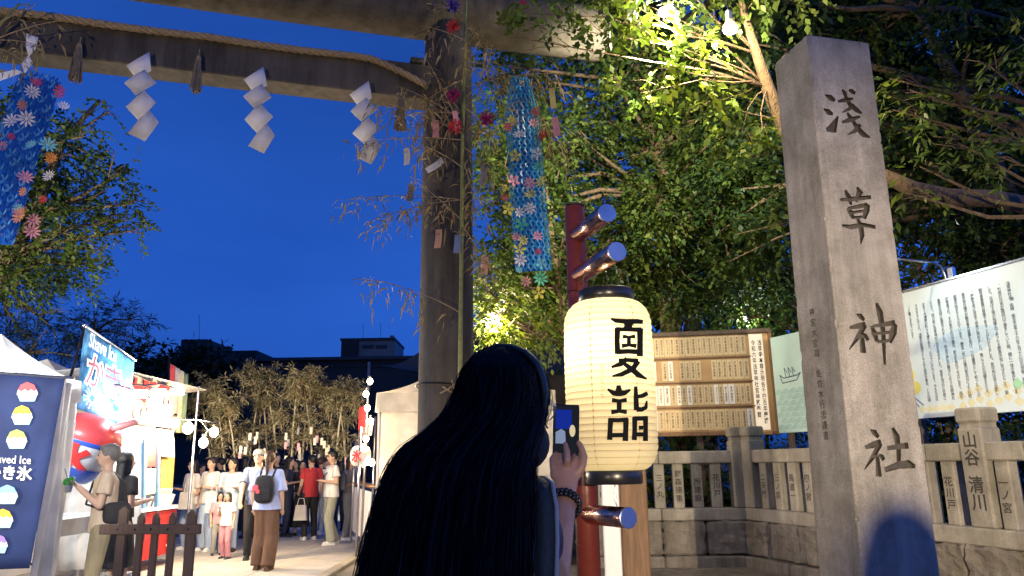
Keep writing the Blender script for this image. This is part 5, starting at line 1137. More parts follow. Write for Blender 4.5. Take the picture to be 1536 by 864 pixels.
for z in (at(230, 793, 5.95).z, .42): part('rail', B().cbox(dd * ((pk1 - pk0).length * .49) + V((0, -.045, z)), ((pk1 - pk0).length * .93, .03, .075), .006, Mx), M['picket'], fn)
for k in range(5): x = (178, 206, 231, 258, 290)[k]; part('bolt', B().ell(dd * (at(x, 800, 5.95) - pk0).dot(dd) + V((0, -.064, at(230, 793, 5.95).z)), (.008, .005, .008), 8, 6), M['black'], fn, True)

# food booth further along the left side
BN = V((1, .05, 0)).normalized(); BP = V((-5.45, 10, 0))
def bq(pts, off=0): return [onplane(x, y, BP + BN * off, BN) for x, y in pts]
booth = thing('food_booth', 'brightly lit food booth with picture sign and white fascia on the left of the lane', 'food stall', (-5.5, 10.8, 0))
def bslab(nm, pts, mt, t=.03, off=0): part(nm, B().slab(bq(pts, off), BN, t), mt, booth, world=True)
M['food_print'] = mat('food_picture', (.75, .28, .10), .6, .3, 9, col2=(.85, .75, .6)); M['yellow_paper'] = mat('yellow_paper', (.75, .62, .28), .7, .2, 8, col2=(.85, .82, .7)); M['booth_white'] = mat('booth_white', (.8, .82, .84), .5, .03); M['blue_pole'] = mat('blue_pole', (.14, .30, .5), .4, .1); M['red_front'] = mat('red_counter', (.55, .03, .03), .5, .12); M['blind'] = mat('reed_blind', (.50, .33, .10), .8, .35, 12, .4, 60, stretch=(1, 1, 8))
bslab('picture_sign', [(262, 588), (188, 556), (182, 632), (256, 642)], M['food_print'])
b = B(); rgx = random.Random(2)
for k in range(26):
    p = bq([(190 + 66 * rgx.random(), 572 + 55 * rgx.random())], .014)[0]; b.ell(p, (.012, .06 + .06 * rgx.random(), .05 + .05 * rgx.random()), 10, 6)
part('food_print', b, M['yellow_paper'], booth, True, world=True)
b = B(); o_ = bq([(225, 588)], .03)[0]; e1 = (bq([(245, 592)], .03)[0] - o_); text(b, '大阪焼', o_, e1, (0, 0, 1), .3, .05, fit=(1.5, .34)); part('lettering', b, mat('print_crimson', (.5, .02, .02), .6, .05), booth, world=True)
bslab('fascia', [(260, 646), (184, 636), (184, 662), (262, 668)], M['booth_white'], .06, .03)
bslab('side_panel', [(216, 664), (186, 662), (180, 850), (212, 838)], M['booth_white'], .04)
for xa, xb in ((217, 221), (238, 241)): bslab('blue_post', [(xb, 660), (xa, 658), (xa - 3, 812), (xb - 3, 808)], M['blue_pole'], .05, .05)
bslab('menu_poster', [(236, 668), (222, 667), (220, 700), (235, 700)], M['red_front'], .01, .02); bslab('menu_poster', [(235, 703), (220, 703), (218, 742), (233, 740)], M['yellow_paper'], .01, .02)
bslab('paper_notice', [(262, 668), (242, 666), (242, 684), (262, 686)], M['yellow_paper'], .01, .04)
bslab('reed_blind', [(262, 686), (243, 684), (241, 736), (259, 735)], M['blind'], .02, -.1)
bslab('counter_front', [(265, 764), (216, 770), (212, 842), (262, 826)], M['red_front'], .5, .05)
o_ = bq([(236, 803)], .062)[0]; b = B(); text(b, vert('ころ'), o_ + V((0, .45, 0)), (0, 1, 0), (0, 0, 1), .3, .05, fit=(.26, .55)); text(b, vert('もち'), o_ + V((0, -.45, 0)), (0, 1, 0), (0, 0, 1), .3, .05, fit=(.26, .55)); part('lettering', b, ICE['white'], booth, world=True)
bslab('counter_top', [(267, 757), (212, 764), (212, 769), (267, 762)], M['booth_white'], .55, .09)
for k, (y_, x_) in enumerate(((10.0, 3.0), (13.2, 3.0))): part('corner_pole', B().tube([(-5.6, y_, 0), (-5.6, y_, 2.9)], .025, 8).tube([(-7.2, y_, 0), (-7.2, y_, 2.7)], .025, 8), M['steel'], booth, world=True)
part('roof_sheet', B().slab([(-5.5, 9.9, 2.86), (-5.5, 13.3, 2.86), (-7.4, 13.3, 2.66), (-7.4, 9.9, 2.66)], (0, 0, 1), .02), M['canvas'], booth, world=True)
part('back_wall', B().slab([(-7.3, 9.9, 0), (-7.3, 13.3, 0), (-7.3, 13.3, 2.6), (-7.3, 9.9, 2.6)], (1, 0, 0), .03), M['booth_white'], booth, world=True)
for k in range(11):
    p = onplane(224 + k * 3.2, 752 - (k % 2) * 9 - k * .3, BP - BN * .05, BN); sb = thing('snack_box', 'small pale snack box leaning on the booth counter', 'snack box', p, 1.5, 'snack boxes on the booth counter')
    part('carton', B().cbox((0, 0, .0), (.10, .05, .17), .006, Matrix.Rotation(.3, 3, 'X')), M['yellow_paper'] if k % 2 else M['booth_white'], sb)
# LED floodlight bars above the booth
LEDG = glow('led_glow', (.92, .97, 1), 7)
for i, (x, y, Y) in enumerate(((206, 592, 8.9), (236, 590, 9.7), (266, 588, 10.6), (232, 604, 9.4), (196, 608, 9.2), (52, 602, 7.5))):
    p = at(x, y, Y); th = thing('led_lamp', ['cool white led floodlight over the picture sign, nearest the camera', 'cool white led floodlight in the middle above the picture sign', 'cool white led floodlight at the far end of the picture sign', 'cool white led floodlight hung lowest over the picture sign', 'cool white led floodlight just behind the blue shaved ice flag', 'cool white led floodlight inside the tent behind the navy banner'][i], 'lamp', p, R(12), 'led floodlights over the food booth')
    part('housing', B().cbox((0, .045, .02), (.20, .05, .11), .01), M['steel'], th); part('led_face', B().cbox((0, 0, .0), (.18, .04, .09), .008), LEDG, th); part('bracket', B().tube([(0, .06, .05), (-.25, .05, .12), (-.5, .1, .1)], .012, 6), M['steel'], th)
    pointlight(p + V((.08, -.12, -.02)), COOL, 110 if i == 5 else 42, .09, 'led_light', th)
# vertical flag beyond the booth
fg = thing('striped_flag', 'tall red and cream striped flag beyond the food booth', 'flag', (-6.1, 13.2, 0))
part('pole', B().tube([at(254, 532, 13.2), at(252, 640, 13.2), V((-6.2, 13.2, 0))], .018, 7), M['black'], fg, True, world=True)
tq = [at(256, 545, 13.2), at(282, 562, 13.6), at(278, 650, 13.6), at(250, 648, 13.2)]
for k, mt_ in enumerate((ICE['red'], M['canvas'], M['yellow_paper'], mat('flag_green', (.2, .3, .2), .7, .1))):
    f0_, f1_ = k / 4, (k + 1) / 4; sheet('stripe', mt_, [tq[0].lerp(tq[1], f0_), tq[0].lerp(tq[1], f1_), tq[3].lerp(tq[2], f1_), tq[3].lerp(tq[2], f0_)], '', '', 5, 10, .012, 5, .003, fg, False)
# bulbs on a cable in front of the booth
BULBG = glow('bulb_glow', (1, .83, .55), 20)
def bulb(x, y, Y, label, power, group, r=.05, glowm=None, col=WARM):
    p = at(x, y, Y); th = thing('light_bulb', label, 'light bulb', p, 0, group)
    part('glass', B().ell((0, 0, 0), (r, r, r * 1.2), 14, 10), glowm or BULBG, th, True); part('socket', B().lathe([(r * .45, r * 1.05), (r * .5, r * 1.8), (r * .3, r * 2.1)], 12), M['black'], th, True)
    if power: pointlight(p + V((0, -r * 1.6, -r * 1.0)), col, power, r, 'bulb_light', th)
    return th
for x, y, Y, l, pw, r in ((262, 635, 11.6, 'warm bulb nearest the booth corner on the overhead cable', 110, .07), (282, 642, 12.0, 'warm bulb in the middle of the bright row by the booth', 110, .08), (321, 648, 12.2, 'warm bulb at the right end of the booth cable', 120, .07), (305, 664, 12.1, 'lower hanging warm bulb under the booth cable', 120, .07)): bulb(x, y, Y, l, pw, 'warm bulbs by the food booth', r)
solo('bulb_cable', B().tube([at(236, 632, 11.4), at(262, 628, 11.6), at(300, 630, 12.0), at(325, 634, 12.3)], .012, 6).tube([at(300, 630, 12.0), at(312, 645, 12.1), at(305, 655, 12.1)], .01, 5).tube([at(312, 645, 12.1), at(321, 640, 12.2)], .01, 5), M['steel'], 'thin metal arm and cable carrying bulbs off the food booth', 'cable')
# right stall edge: pole with a string of bulbs, posters, small lantern
rs = thing('corner_stall', 'narrow stall edge with metal poles and posters left of the beige tent', 'food stall', (-2.55, 13.0, 0))
part('tall_pole', B().tube([at(541, 832, 13.0), at(554, 543, 13.0)], .022, 8), M['steel'], rs, True, world=True)
for a_ in ((534, 838, 12.6, 541, 640, 12.6), (556, 838, 13.6, 563, 625, 13.6), (526, 815, 14.4, 533, 660, 14.4)): part('leg', B().tube([at(a_[0], a_[1], a_[2]), at(a_[3], a_[4], a_[5])], .02, 8), M['steel'], rs, True, world=True)
q = [at(539, 640, 14.5), at(560, 628, 12.7), at(556, 652, 12.7), at(537, 660, 14.5)]; part('awning', B().slab(q, (-1, -.1, 0), .02), M['food_print'], rs, world=True)
q = [at(539, 612, 13.3), at(549, 608, 13.05), at(547, 640, 13.05), at(537, 645, 13.3)]; part('poster', B().slab(q, (-.9, -.4, 0), .01), M['red_front'], rs, world=True)
q = [at(530, 730, 14.6), at(556, 738, 12.7), at(552, 815, 12.7), at(527, 795, 14.6)]; part('counter_cloth', B().slab(q, (-1, -.1, 0), .02), M['booth_white'], rs, world=True)
part('counter_top', B().slab([at(527, 722, 14.6), at(556, 730, 12.7), at(566, 730, 12.7), at(545, 722, 14.6)], (0, 0, 1), .03), M['wood'], rs, world=True)
for i, (x, y, l) in enumerate(((555, 572, 'topmost bulb'), (549, 591, 'second bulb'), (551, 612, 'third bulb'), (556, 632, 'fourth bulb'), (558, 694, 'lowest bulb'), (549, 658, 'fifth bulb'))): bulb(x, y, 12.8, l + ' on the tall pole left of the beige tent', 45, 'bulbs on the right stall pole', .05)
pl = at(541, 684, 12.75); wl = thing('white_lantern', 'small round white lantern with red character on the right stall', 'paper lantern', pl)
part('paper_body', B().lathe([(.07, -.17), (.14, -.14), (.175, -.06), (.175, .06), (.14, .14), (.07, .17)], 20), M['paper'], wl, True); part('rim', B().lathe([(.075, .165), (.075, .2), (.05, .2)], 16), M['black'], wl, True); part('rim', B().lathe([(.05, -.2), (.075, -.2), (.075, -.165)], 16), M['black'], wl, True)
b = B(); text(b, '氷', (-.03, -.182, 0), (1, -.1, 0), (0, 0, 1), .2, .04, fit=(.17, .2)); part('character', b, bpy.data.materials['print_deep_red'], wl)
# ------------------------------------------------------------------ lamps in the trees
for x, y, Y, l, pw, col in ((1000, 18, 7.1, 'bright floodlight among the leaves at the top of the picture', 190, (1, .88, .60)),):
    p = at(x, y, Y); th = thing('flood_lamp', l, 'lamp', p)
    part('reflector', B().lathe([(.02, .14), (.06, .12), (.105, .02), (.11, 0)], 20, cap=False), M['black'], th, True); part('bulb_face', B().ell((0, 0, .01), (.085, .085, .05)), glow('flood_glow', (1, .88, .6), 26), th, True); part('bracket', B().tube([(0, 0, .13), (.0, .05, .3), (.1, .1, .6)], .012, 6), M['black'], th)
    pointlight(p + V((0, -.1, -.12)), col, pw, .08, 'flood_light', th); spotlight(p + V((0, .12, -.12)), at(930, 290, 12.6), (1, .92, .70), 3300, R(105), .1, th, .8)
p = at(1095, 42, 6.9); th = thing('hanging_bulb', 'reflector bulb in a white socket hanging left of the stone pillar top', 'lamp', p)
part('glass', B().lathe([(.03, .09), (.075, .02), (.08, -.01), (.07, -.04), (.03, -.055)], 20), mat('frosted_bulb', (.6, .56, .48), .25, .03, emit=(1, .80, .5), es=1.3), th, True)
part('glowing_face', B().ell((0, 0, -.03), (.066, .066, .03)), glow('bulb_face', (1, .9, .68), 9), th, True)
part('socket', B().lathe([(.035, .09), (.035, .17), (.028, .2)], 16), M['white_paint'], th, True); part('flex', B().tube([(0, 0, .19), (.0, .02, .3), (.08, .1, .6)], .008, 6), M['black'], th)
pointlight(p + V((.03, -.02, -.12)), (1, .80, .50), 330, .06, 'bulb_light', th)
bulb(738, 481, 11.2, 'glowing warm lamp among leaves just right of the torii pillar', 380, None, .11, glow('lamp3', (1, .86, .55), 24))
bulb(1118, 477, 14.0, 'small cool white lamp above the wooden notice board', 90, None, .05, glow('lamp4', (.85, .95, 1), 25), COOL)
# notice board has no lamp of its own; the added pillar floodlight reaches it
# ------------------------------------------------------------------ added floodlights, out of view, put in to brighten the scene
def added_flood(label, pos, target, col, power, ang, blend, rad=.09):
    pos = V(pos); th = thing('added_flood_post', label, 'floodlight', (pos.x, pos.y, 0)); d = (V(target) - pos).normalized(); Mq = d.to_track_quat('-Z', 'Y').to_matrix()
    part('pole', B().tube([(0, 0, 0), (0, 0, pos.z + .1)], .045, 12), M['steel'], th, True); part('base_plate', B().cbox((0, 0, .02), (.4, .4, .04), .01), M['steel'], th)
    part('housing', B().cbox(d * .10 + V((0, 0, pos.z)), (.42, .32, .1), .02, Mq), M['black'], th); part('lens', B().cbox(d * .16 + V((0, 0, pos.z)), (.36, .26, .012), .004, Mq), glow('added_flood_lens', col, 8), th)
    spotlight(pos + d * .24, target, col, power, ang, rad, th, blend)
added_flood('added unseen floodlight post behind the photographer aimed at the stone pillar and fence', (1.2, -5.0, 1.84), (3.25, 6.0, 1.0), (1, .80, .54), 7300, R(45), .95, .045)
added_flood('added unseen floodlight post behind the photographer aimed up at the torii and trees', (-4.6, -4.6, 1.2), (-1.6, 10, 6.0), (1, .80, .54), 2000, R(60), .7)
added_flood('added unseen floodlight post behind the left tents aimed up at the leafy tree', (-10.6, 8.2, 2.2), (-8.0, 12.3, 5.2), (1, .9, .66), 2600, R(95), .7)
added_flood('added unseen floodlight post left of the photographer aimed at the shaved ice stall', (-7.5, 4.4, 2.2), (-5.0, 9.0, 2.3), (1, .90, .74), 1200, R(84), .7)
added_flood('added unseen floodlight post left of the photographer aimed along the lane at the grey haired man', (-2.7, 2.2, 2.9), (-4.5, 8.4, 1.5), (1, .93, .82), 1500, R(42), .8)
added_flood('added unseen floodlight post behind the food booth aimed at the wishing bamboo', (-9.3, 20, 2.5), (-7, 24, 2.2), (1, .92, .76), 1100, R(110), .6)
added_flood('added unseen floodlight post behind the beige tent aimed at the wishing bamboo', (-2.95, 20, 2.5), (-6, 23.6, 2.2), (1, .92, .76), 1100, R(110), .6)

# ------------------------------------------------------------------ far buildings
M['far_wall'] = mat('far_dark_wall', (.045, .04, .036), .9, .25, .3); M['far_pale'] = mat('far_pale_wall', (.22, .20, .18), .9, .15, .3); M['far_tile'] = mat('far_tile', (.05, .05, .055), .8, .3, 1)
def fbox(b, x0, x1, ytop, Y, d_, z0=0): a, c = at(x0, ytop, Y), at(x1, ytop, Y); z = (a.z + c.z) / 2; return b.box(((a.x + c.x) / 2, Y + d_ / 2, (z0 + z) / 2), (c.x - a.x, d_, z - z0)), z
fb = thing('far_hall', 'long dark building with rooftop huts closing the view beyond the bamboo', 'building', (-20, 70, 0))
b, z = fbox(B(), 225, 720, 541, 70, 16); part('wall', b, M['far_wall'], fb, world=True); a0 = at(225, 541, 70); a1 = at(720, 541, 70)
part('roof', B().box(((a0.x + a1.x) / 2, 77.9, z + .12), (a1.x - a0.x + .8, 17, .28)), M['far_tile'], fb, world=True)
o = part('rooftop_hut', fbox(B(), 512, 592, 511, 72, 6, z)[0], M['far_pale'], fb, world=True); b, z2 = fbox(B(), 512, 538, 512, 71.8, 5, z); part('hut_shaded_bay', b, M['far_wall'], fb, world=True)
part('hut_roof', B().box((at(552, 508, 72).x, 75, at(552, 509, 72).z), (5.4, 6.4, .22)), M['far_tile'], fb, world=True); part('chimney', fbox(B(), 585, 590, 503, 73, 1, z)[0], M['far_pale'], fb, world=True)
for x in (552, 572): part('hut_window', B().box((at(x, 520, 71.96).x, 71.96, at(x, 520, 71.96).z), (1.1, .08, .35)), M['far_tile'], fb, world=True)
part('parapet', fbox(B(), 595, 720, 536, 71, 1, z - .5)[0], M['far_wall'], fb, world=True); part('rooftop_hut', fbox(B(), 272, 312, 509, 72, 6, z)[0], M['far_wall'], fb, world=True); part('roof_step', fbox(B(), 312, 385, 526, 72, 6, z)[0], M['far_wall'], fb, world=True)
for x, y0_, y1_ in ((299, 508, 472), (291, 508, 497), (545, 508, 486), (571, 508, 485)): part('antenna', B().tube([at(x, y0_, 73), at(x, y1_, 73)], .05, 5), M['steel'], fb, world=True)
b = B()
for k in range(40): x = 330 + k * 9.4; part('eave_tile', B().box((at(x, 549, 69.9).x, 69.9, at(x, 549, 69.9).z), (.35, .2, .16)), M['far_tile'], fb, world=True)
tr_ = thing('temple_roof', 'dark curved temple roof behind the beige tent', 'building', (0, 26, 0)); zr = at(790, 545, 26).z
vs = []
for i in range(9):
    f = i / 8; z = zr + 1.0 * (1 - f) ** 1.6 + (.18 * (f - .7) / .3 if f > .7 else 0) - .9 * f
    for j in range(13): u = j / 12 * 2 - 1; vs.append((u * (2.6 + 1.6 * f), -3 * f, z + .35 * abs(u) ** 3 * f))
part('roof', B().add(vs, [(i * 13 + j, i * 13 + j + 1, i * 13 + 14 + j, i * 13 + 13 + j) for i in range(8) for j in range(12)]), M['far_tile'], tr_, True); part('ridge', B().cbox((0, 0, zr + 1.05), (5.4, .4, .35), .08), M['far_tile'], tr_); part('wall', B().box((0, 2, zr / 2 - .2), (6, 4, zr)), M['far_wall'], tr_)
# ================================================================== people
def cm(nm, c): return mat(nm, c, .85, .18, 7, .9, 11, stretch=(1.6, 1.6, .6))
CL = {k: cm('cloth_' + k, c) for k, c in (('white', (.72, .71, .68)), ('beige', (.52, .42, .30)), ('khaki', (.26, .22, .13)), ('black', (.015, .015, .018)), ('lav', (.36, .42, .66)), ('brown', (.11, .055, .03)), ('blue', (.13, .17, .28)), ('pale', (.42, .52, .62)), ('jean', (.36, .46, .62)), ('pink', (.55, .24, .28)), ('red', (.42, .03, .04)), ('grey', (.25, .25, .24)), ('sage', (.30, .31, .25)), ('cream', (.6, .56, .48)), ('navy', (.03, .035, .06)))}
HAIR = {'black': mat('crowd_black_hair', (.012, .010, .009), .5, .2, 30, .3, 60), 'grey': mat('crowd_grey_hair', (.13, .12, .115), .6, .2, 30, .3, 60), 'brown': mat('crowd_brown_hair', (.06, .03, .018), .5, .2, 30, .3, 60)}
SHOE = {'white': M['white_paint'], 'black': CL['black'], 'brown': CL['brown'], 'navy': CL['navy']}
def person(loc, rz, h, label, shirt='white', pants='black', hair='short', hcol='black', shoe='white', arms='down', step=0.0, sleeve=.5, wide=0.0, skirt=None, loose=.02, face=True, group=None, turn=0.0, vox=.0135):
    k = h / 1.7; th = thing('person', label, 'person', loc, rz, group); th.scale = (k, k, k)
    b = B(); sh = {s: V((s * .165, .0, 1.39)) for s in (-1, 1)}
    el, wr = {}, {}
    for s in (-1, 1):
        mode = arms[0 if s < 0 else 1] if isinstance(arms, tuple) else arms
        if mode == 'down': el[s] = V((s * .215, .03, 1.11)); wr[s] = V((s * .215, -.05, .87))
        elif mode == 'fwd': el[s] = V((s * .2, .02, 1.12)); wr[s] = V((s * .13, -.23, 1.16))
        elif mode == 'up': el[s] = V((s * .2, -.04, 1.12)); wr[s] = V((s * .08, -.24, 1.30))
        elif mode == 'hip': el[s] = V((s * .25, .08, 1.12)); wr[s] = V((s * .17, -.03, .93))
        elif mode == 'swing': el[s] = V((s * .22, .1 * s, 1.12)); wr[s] = V((s * .22, -.12 + .1 * s, .90))
        elif mode == 'bag': el[s] = V((s * .21, .03, 1.11)); wr[s] = V((s * .2, -.17, .95))
    hip = {s: V((s * .085, 0, .9)) for s in (-1, 1)}; kn = {s: V((s * .095, -.04 - step * s * .35, .48)) for s in (-1, 1)}; an = {s: V((s * .10, .02 - step * s * .8 + (.05 if step else 0), .085)) for s in (-1, 1)}
    b.cap((0, 0, .96), (0, 0, 1.32), .12, .145, 12, .68); b.cap(sh[-1], sh[1], .052, .052); b.cap((0, .01, 1.36), (0, -.005, 1.52), .05, .05)
    Mt = Matrix.Rotation(turn, 3, 'Z'); hc_ = V((0, -.012, 1.595))
    def hd(x, y, z): return hc_ + Mt @ V((x, y, z))
    b.ell(hd(0, 0, .005), (.073, .09, .105), 14, 10, Mt); b.ell(hd(0, -.03, -.055), (.05, .055, .048), 12, 8, Mt); b.ell(hd(0, -.098, -.012), (.013, .02, .02), 8, 6, Mt)
    for s in (-1, 1):
        b.ell(hd(s * .075, .005, -.01), (.012, .018, .026), 8, 6, Mt)
        b.cap(sh[s], el[s], .046, .037); b.cap(el[s], wr[s], .037, .026)
        hdir = (wr[s] - el[s]).normalized(); pc_ = wr[s] + hdir * .05; sdv = hdir.cross(V((s * .3, 1, .2))).normalized(); b.cap(wr[s], pc_, .027, .03, 8, .6)
        for f in range(4): q0 = pc_ + sdv * (.022 * (f - 1.5) / 1.5); cu = V((-s * .3, -.3, 0)) * .03; b.cap(q0, q0 + hdir * (.05 + .008 * (f in (1, 2))) + cu, .0105, .009, 6)
        b.cap(wr[s] + hdir * .02 + sdv * .02, wr[s] + hdir * .055 + sdv * .05 + V((0, -.01, 0)), .012, .01, 6)
        b.cap(hip[s], kn[s], .08, .055); b.cap(kn[s], an[s], .055, .038); b.cap(an[s] - V((0, -.01, .03)), an[s] + V((s * .015, -.13, -.045)), .036, .03)
    bo_ = remesh(part('body', b, M['skin2'], th, True), vox, 2)
    b = B(); hem = .86 if not skirt else .98
    b.tube([(0, 0, hem), (0, 0, hem + .2), (0, 0, 1.2), (0, 0, 1.36), (0, 0, 1.43)], [.150 + loose * 1.4, .138 + loose, .148 + loose * .8, .15 + loose * .5, .08], 18, flat=.72); b.cap(sh[-1], sh[1], .062, .062); b.cap((0, .01, 1.38), (0, .005, 1.42), .065, .06)
    for s in (-1, 1):
        if sleeve <= 1: b.tube([sh[s], sh[s].lerp(el[s], max(.15, sleeve))], [.060, .058 + loose * .7], 12)
        else: b.cap(sh[s], el[s], .06, .052); b.tube([el[s], el[s].lerp(wr[s], sleeve - 1)], [.052, .045], 12)
    remesh(part('shirt', b, CL[shirt], th, True), vox, 3)
    b = B()
    if skirt:
        b.tube([(0, 0, 1.0), (0, 0, .85), (0, 0, skirt)], [.13, .17, .23], 18, flat=.85); b.cap((0, 0, 1.05), (0, 0, .95), .125, .14, 14, .75); remesh(part('skirt', b, CL[pants], th, True), vox, 3)
    else:
        b.cap((-.05, 0, .96), (.05, 0, .96), .105, .105, 12, .95); b.cap((0, 0, .95), (0, 0, 1.03), .14, .13, 12, .72)
        for s in (-1, 1): b.cap(hip[s], kn[s], .1, .075 + wide); b.tube([kn[s], an[s] + V((0, .005, -.02))], [.073 + wide, .060 + wide * 1.3], 14)
        remesh(part('trousers', b, CL[pants], th, True), vox, 3)
    for s in (-1, 1):
        b = B().cap(an[s] + V((0, .035, -.035)), an[s] + V((s * .015, -.14, -.048)), .045, .037, 10); b.box(an[s] + V((s * .008, -.055, -.073)), (.085, .26, .024)); remesh(part('shoe', b, SHOE[shoe], th, True), .011, 2)
    b = B()
    if hair != 'cap' : b.ell(hd(0, .022, .032), (.088, .098, .098), 16, 12, Mt)
    else: b.ell(hd(0, .03, -.01), (.082, .085, .085), 16, 12, Mt)
    if hair in ('long', 'bob'): b.cap(hd(0, .045, .0), hd(0, .055, -.13 if hair == 'bob' else -.26), .082, .085, 12, .7); [b.cap(hd(s * .07, .0, .02), hd(s * .075, .01, -.12), .028, .026, 8) for s in (-1, 1)]
    if hair == 'pony': b.cap(hd(0, .10, .04), hd(0, .125, -.0), .035, .04, 8); b.cap(hd(0, .125, .0), hd(0, .12, -.24), .04, .02, 8)
    if hair == 'short': b.ell(hd(0, -.03, .085), (.068, .055, .03), 12, 8, Mt)
    remesh(part('hair', b, HAIR[hcol], th, True), .012, 2)
    if face:
        for s in (-1, 1): part('eye', B().ell(hd(s * .03, -.086, .008), (.011, .006, .007), 8, 6, Mt), CL['black'], bo_, True); part('eyebrow', B().ell(hd(s * .031, -.085, .027), (.017, .006, .004), 8, 6, Mt), HAIR[hcol], bo_, True)
        part('mouth', B().ell(hd(0, -.082, -.052), (.017, .005, .004), 8, 6, Mt), mat('lip', (.30, .13, .11), .6, 0) if 'lip' not in bpy.data.materials else bpy.data.materials['lip'], bo_, True)
    return th
def hat(p, label, col, kind='cap'):
    """headwear is a thing resting on the head"""
    h_ = thing('cap', label, 'hat', p.location, p.rotation_euler.z); h_.scale = p.scale
    part('crown', B().lathe([(.094, 1.625), (.096, 1.66), (.085, 1.705), (.05, 1.735), (.01, 1.742)], 18, (0, .01, 0)), col, h_, True); part('brim', B().prism([(.085 * math.cos(a), -.04 - .105 * abs(math.sin(a))) for a in np.linspace(0, math.pi, 12)], (0, 0, 1.635), (1, 0, 0), (0, 1, -.15), .008), col, h_)
    return h_
def pack(p, label, col, y=.19, w_=.30, h_=.42, z=1.16):
    t_ = thing('backpack', label, 'backpack', p.location, p.rotation_euler.z); t_.scale = p.scale
    o = part('bag', B().cbox((0, y, z), (w_, .16, h_), .06), col, t_); m_ = o.modifiers.new('s', 'SUBSURF'); m_.levels = m_.render_levels = 2
    o = part('pocket', B().cbox((0, y + .085, z - .08), (w_ * .8, .07, h_ * .45), .03), col, t_); m_ = o.modifiers.new('s', 'SUBSURF'); m_.levels = m_.render_levels = 2
    for s in (-1, 1): part('strap', B().tube([(s * .09, y - .06, z + .17), (s * .11, .0, 1.475), (s * .12, -.13, 1.36), (s * .12, -.14, 1.15), (s * .15, .05, z - .15)], .017, 6, flat=.5), col, t_, True)
    return t_
def px_person(x, Y, *a, **k): p = at(x, 740, Y); return person((p.x, Y, .012 if p.x < -2.7 else 0), *a, **k)
PI = math.pi
# shaved ice customer
pa = px_person(158, 7.75, R(-62), 1.72, 'man with grey hair in a beige shirt eating green shaved ice by the stall', 'beige', 'khaki', 'short', 'grey', 'white', ('up', 'up'), 0, .6)
c_ = pa.matrix_basis; rm = Matrix.Rotation(R(-62), 3, 'Z'); cupw = V(pa.location) + rm @ V((0, -.33, 1.335))
ic = thing('shaved_ice_cup', 'small cup of green shaved ice with a straw held by the grey haired man', 'shaved ice', cupw)
part('cup', B().lathe([(.028, -.07), (.045, .02)], 14), M['white_paint'], ic, True); remesh(part('green_ice', B().ell((0, 0, .03), (.055, .055, .045)).ell((.02, .01, .06), (.03, .03, .025)), mat('green_syrup_ice', (.10, .62, .10), .5, .2, 20), ic, True), .008, 2); part('straw', B().tube([(-.01, 0, .04), (-.05, -.01, .16)], .005, 6), M['blue_pole'], ic)
bg_ = thing('shoulder_bag', 'black shoulder bag slung behind the grey haired man', 'bag', pa.location, R(-62)); o = part('bag', B().cbox((.16, .12, 1.06), (.10, .26, .22), .04), CL['black'], bg_); m_ = o.modifiers.new('s', 'SUBSURF'); m_.levels = m_.render_levels = 2
part('strap', B().tube([(.17, .2, 1.12), (.06, .16, 1.35), (-.1, .03, 1.475), (-.12, -.12, 1.36), (.1, -.16, 1.15), (.19, -.0, 1.1)], .02, 6, flat=.4), CL['black'], bg_, True)
px_person(184, 8.6, R(150), 1.66, 'woman with long black hair in a black dress behind the grey haired man', 'black', 'black', 'long', 'black', 'black', 'fwd', 0, .6, skirt=.45, face=False)
# lane crowd
pw1 = px_person(287, 14.4, R(-35), 1.62, 'woman in a loose white shirt with long black hair beside the food booth', 'white', 'jean', 'long', 'black', 'white', ('fwd', 'bag'), 0, .8, loose=.045, wide=.02)
px_person(315, 14.2, R(-25), 1.66, 'young person in white shirt and pale wide jeans next to the woman in white', 'white', 'jean', 'short', 'black', 'white', ('down', 'fwd'), 0, .7, loose=.04, wide=.035)
pw2 = px_person(346, 14.0, R(10), 1.64, 'woman with black hair in a pale blue vest over black sleeves', 'pale', 'jean', 'pony', 'black', 'black', ('fwd', 'fwd'), 0, 1.7, loose=.03, turn=-.5)
px_person(343, 12.95, R(-10), 1.06, 'small child in a white top and pink trousers holding a hand up', 'white', 'pink', 'bob', 'black', 'navy', ('up', 'down'), .05, .6, loose=.03)
px_person(331, 13.5, R(30), 1.05, 'small child in pink half hidden behind the child in white', 'pink', 'grey', 'bob', 'black', 'navy', 'down', 0, .8)
pc_ = px_person(385, 12.7, R(15), 1.74, 'man in a grey cap and blue shirt walking towards the camera', 'blue', 'black', 'cap', 'black', 'black', ('swing', 'bag'), .1, .7, turn=-.3); hat(pc_, 'grey baseball cap on the man in the blue shirt', CL['grey'])
pb_ = px_person(402, 11.55, R(180), 1.70, 'person with ponytail in lavender shirt and brown wide trousers seen from behind', 'lav', 'brown', 'pony', 'brown', 'brown', 'down', .09, .95, loose=.05, wide=.03, face=False); pack(pb_, 'large black backpack on the person in the lavender shirt', CL['black'])
pt_ = V(pb_.location) + V((-.09, -.32, 1.18)); solo('bag_charm', B().cbox(pt_, (.09, .03, .09), .015).cbox(pt_ + V((.04, 0, -.05)), (.06, .03, .06), .012), ICE['red'], 'small red charm hanging on the large black backpack', 'charm')
px_person(452, 17.0, R(20), 1.6, 'woman in a long black dress behind the backpack wearer', 'black', 'black', 'long', 'black', 'black', 'down', 0, .8, skirt=.2)
px_person(443, 18.5, R(-20), 1.62, 'woman in a pale dress further back in the lane', 'cream', 'cream', 'bob', 'black', 'white', 'fwd', 0, .5, skirt=.4)
pr_ = px_person(466, 16.0, R(-150), 1.70, 'man in a red t-shirt turned away in the crowd', 'red', 'black', 'short', 'black', 'white', ('down', 'bag'), 0, .6, turn=.6)
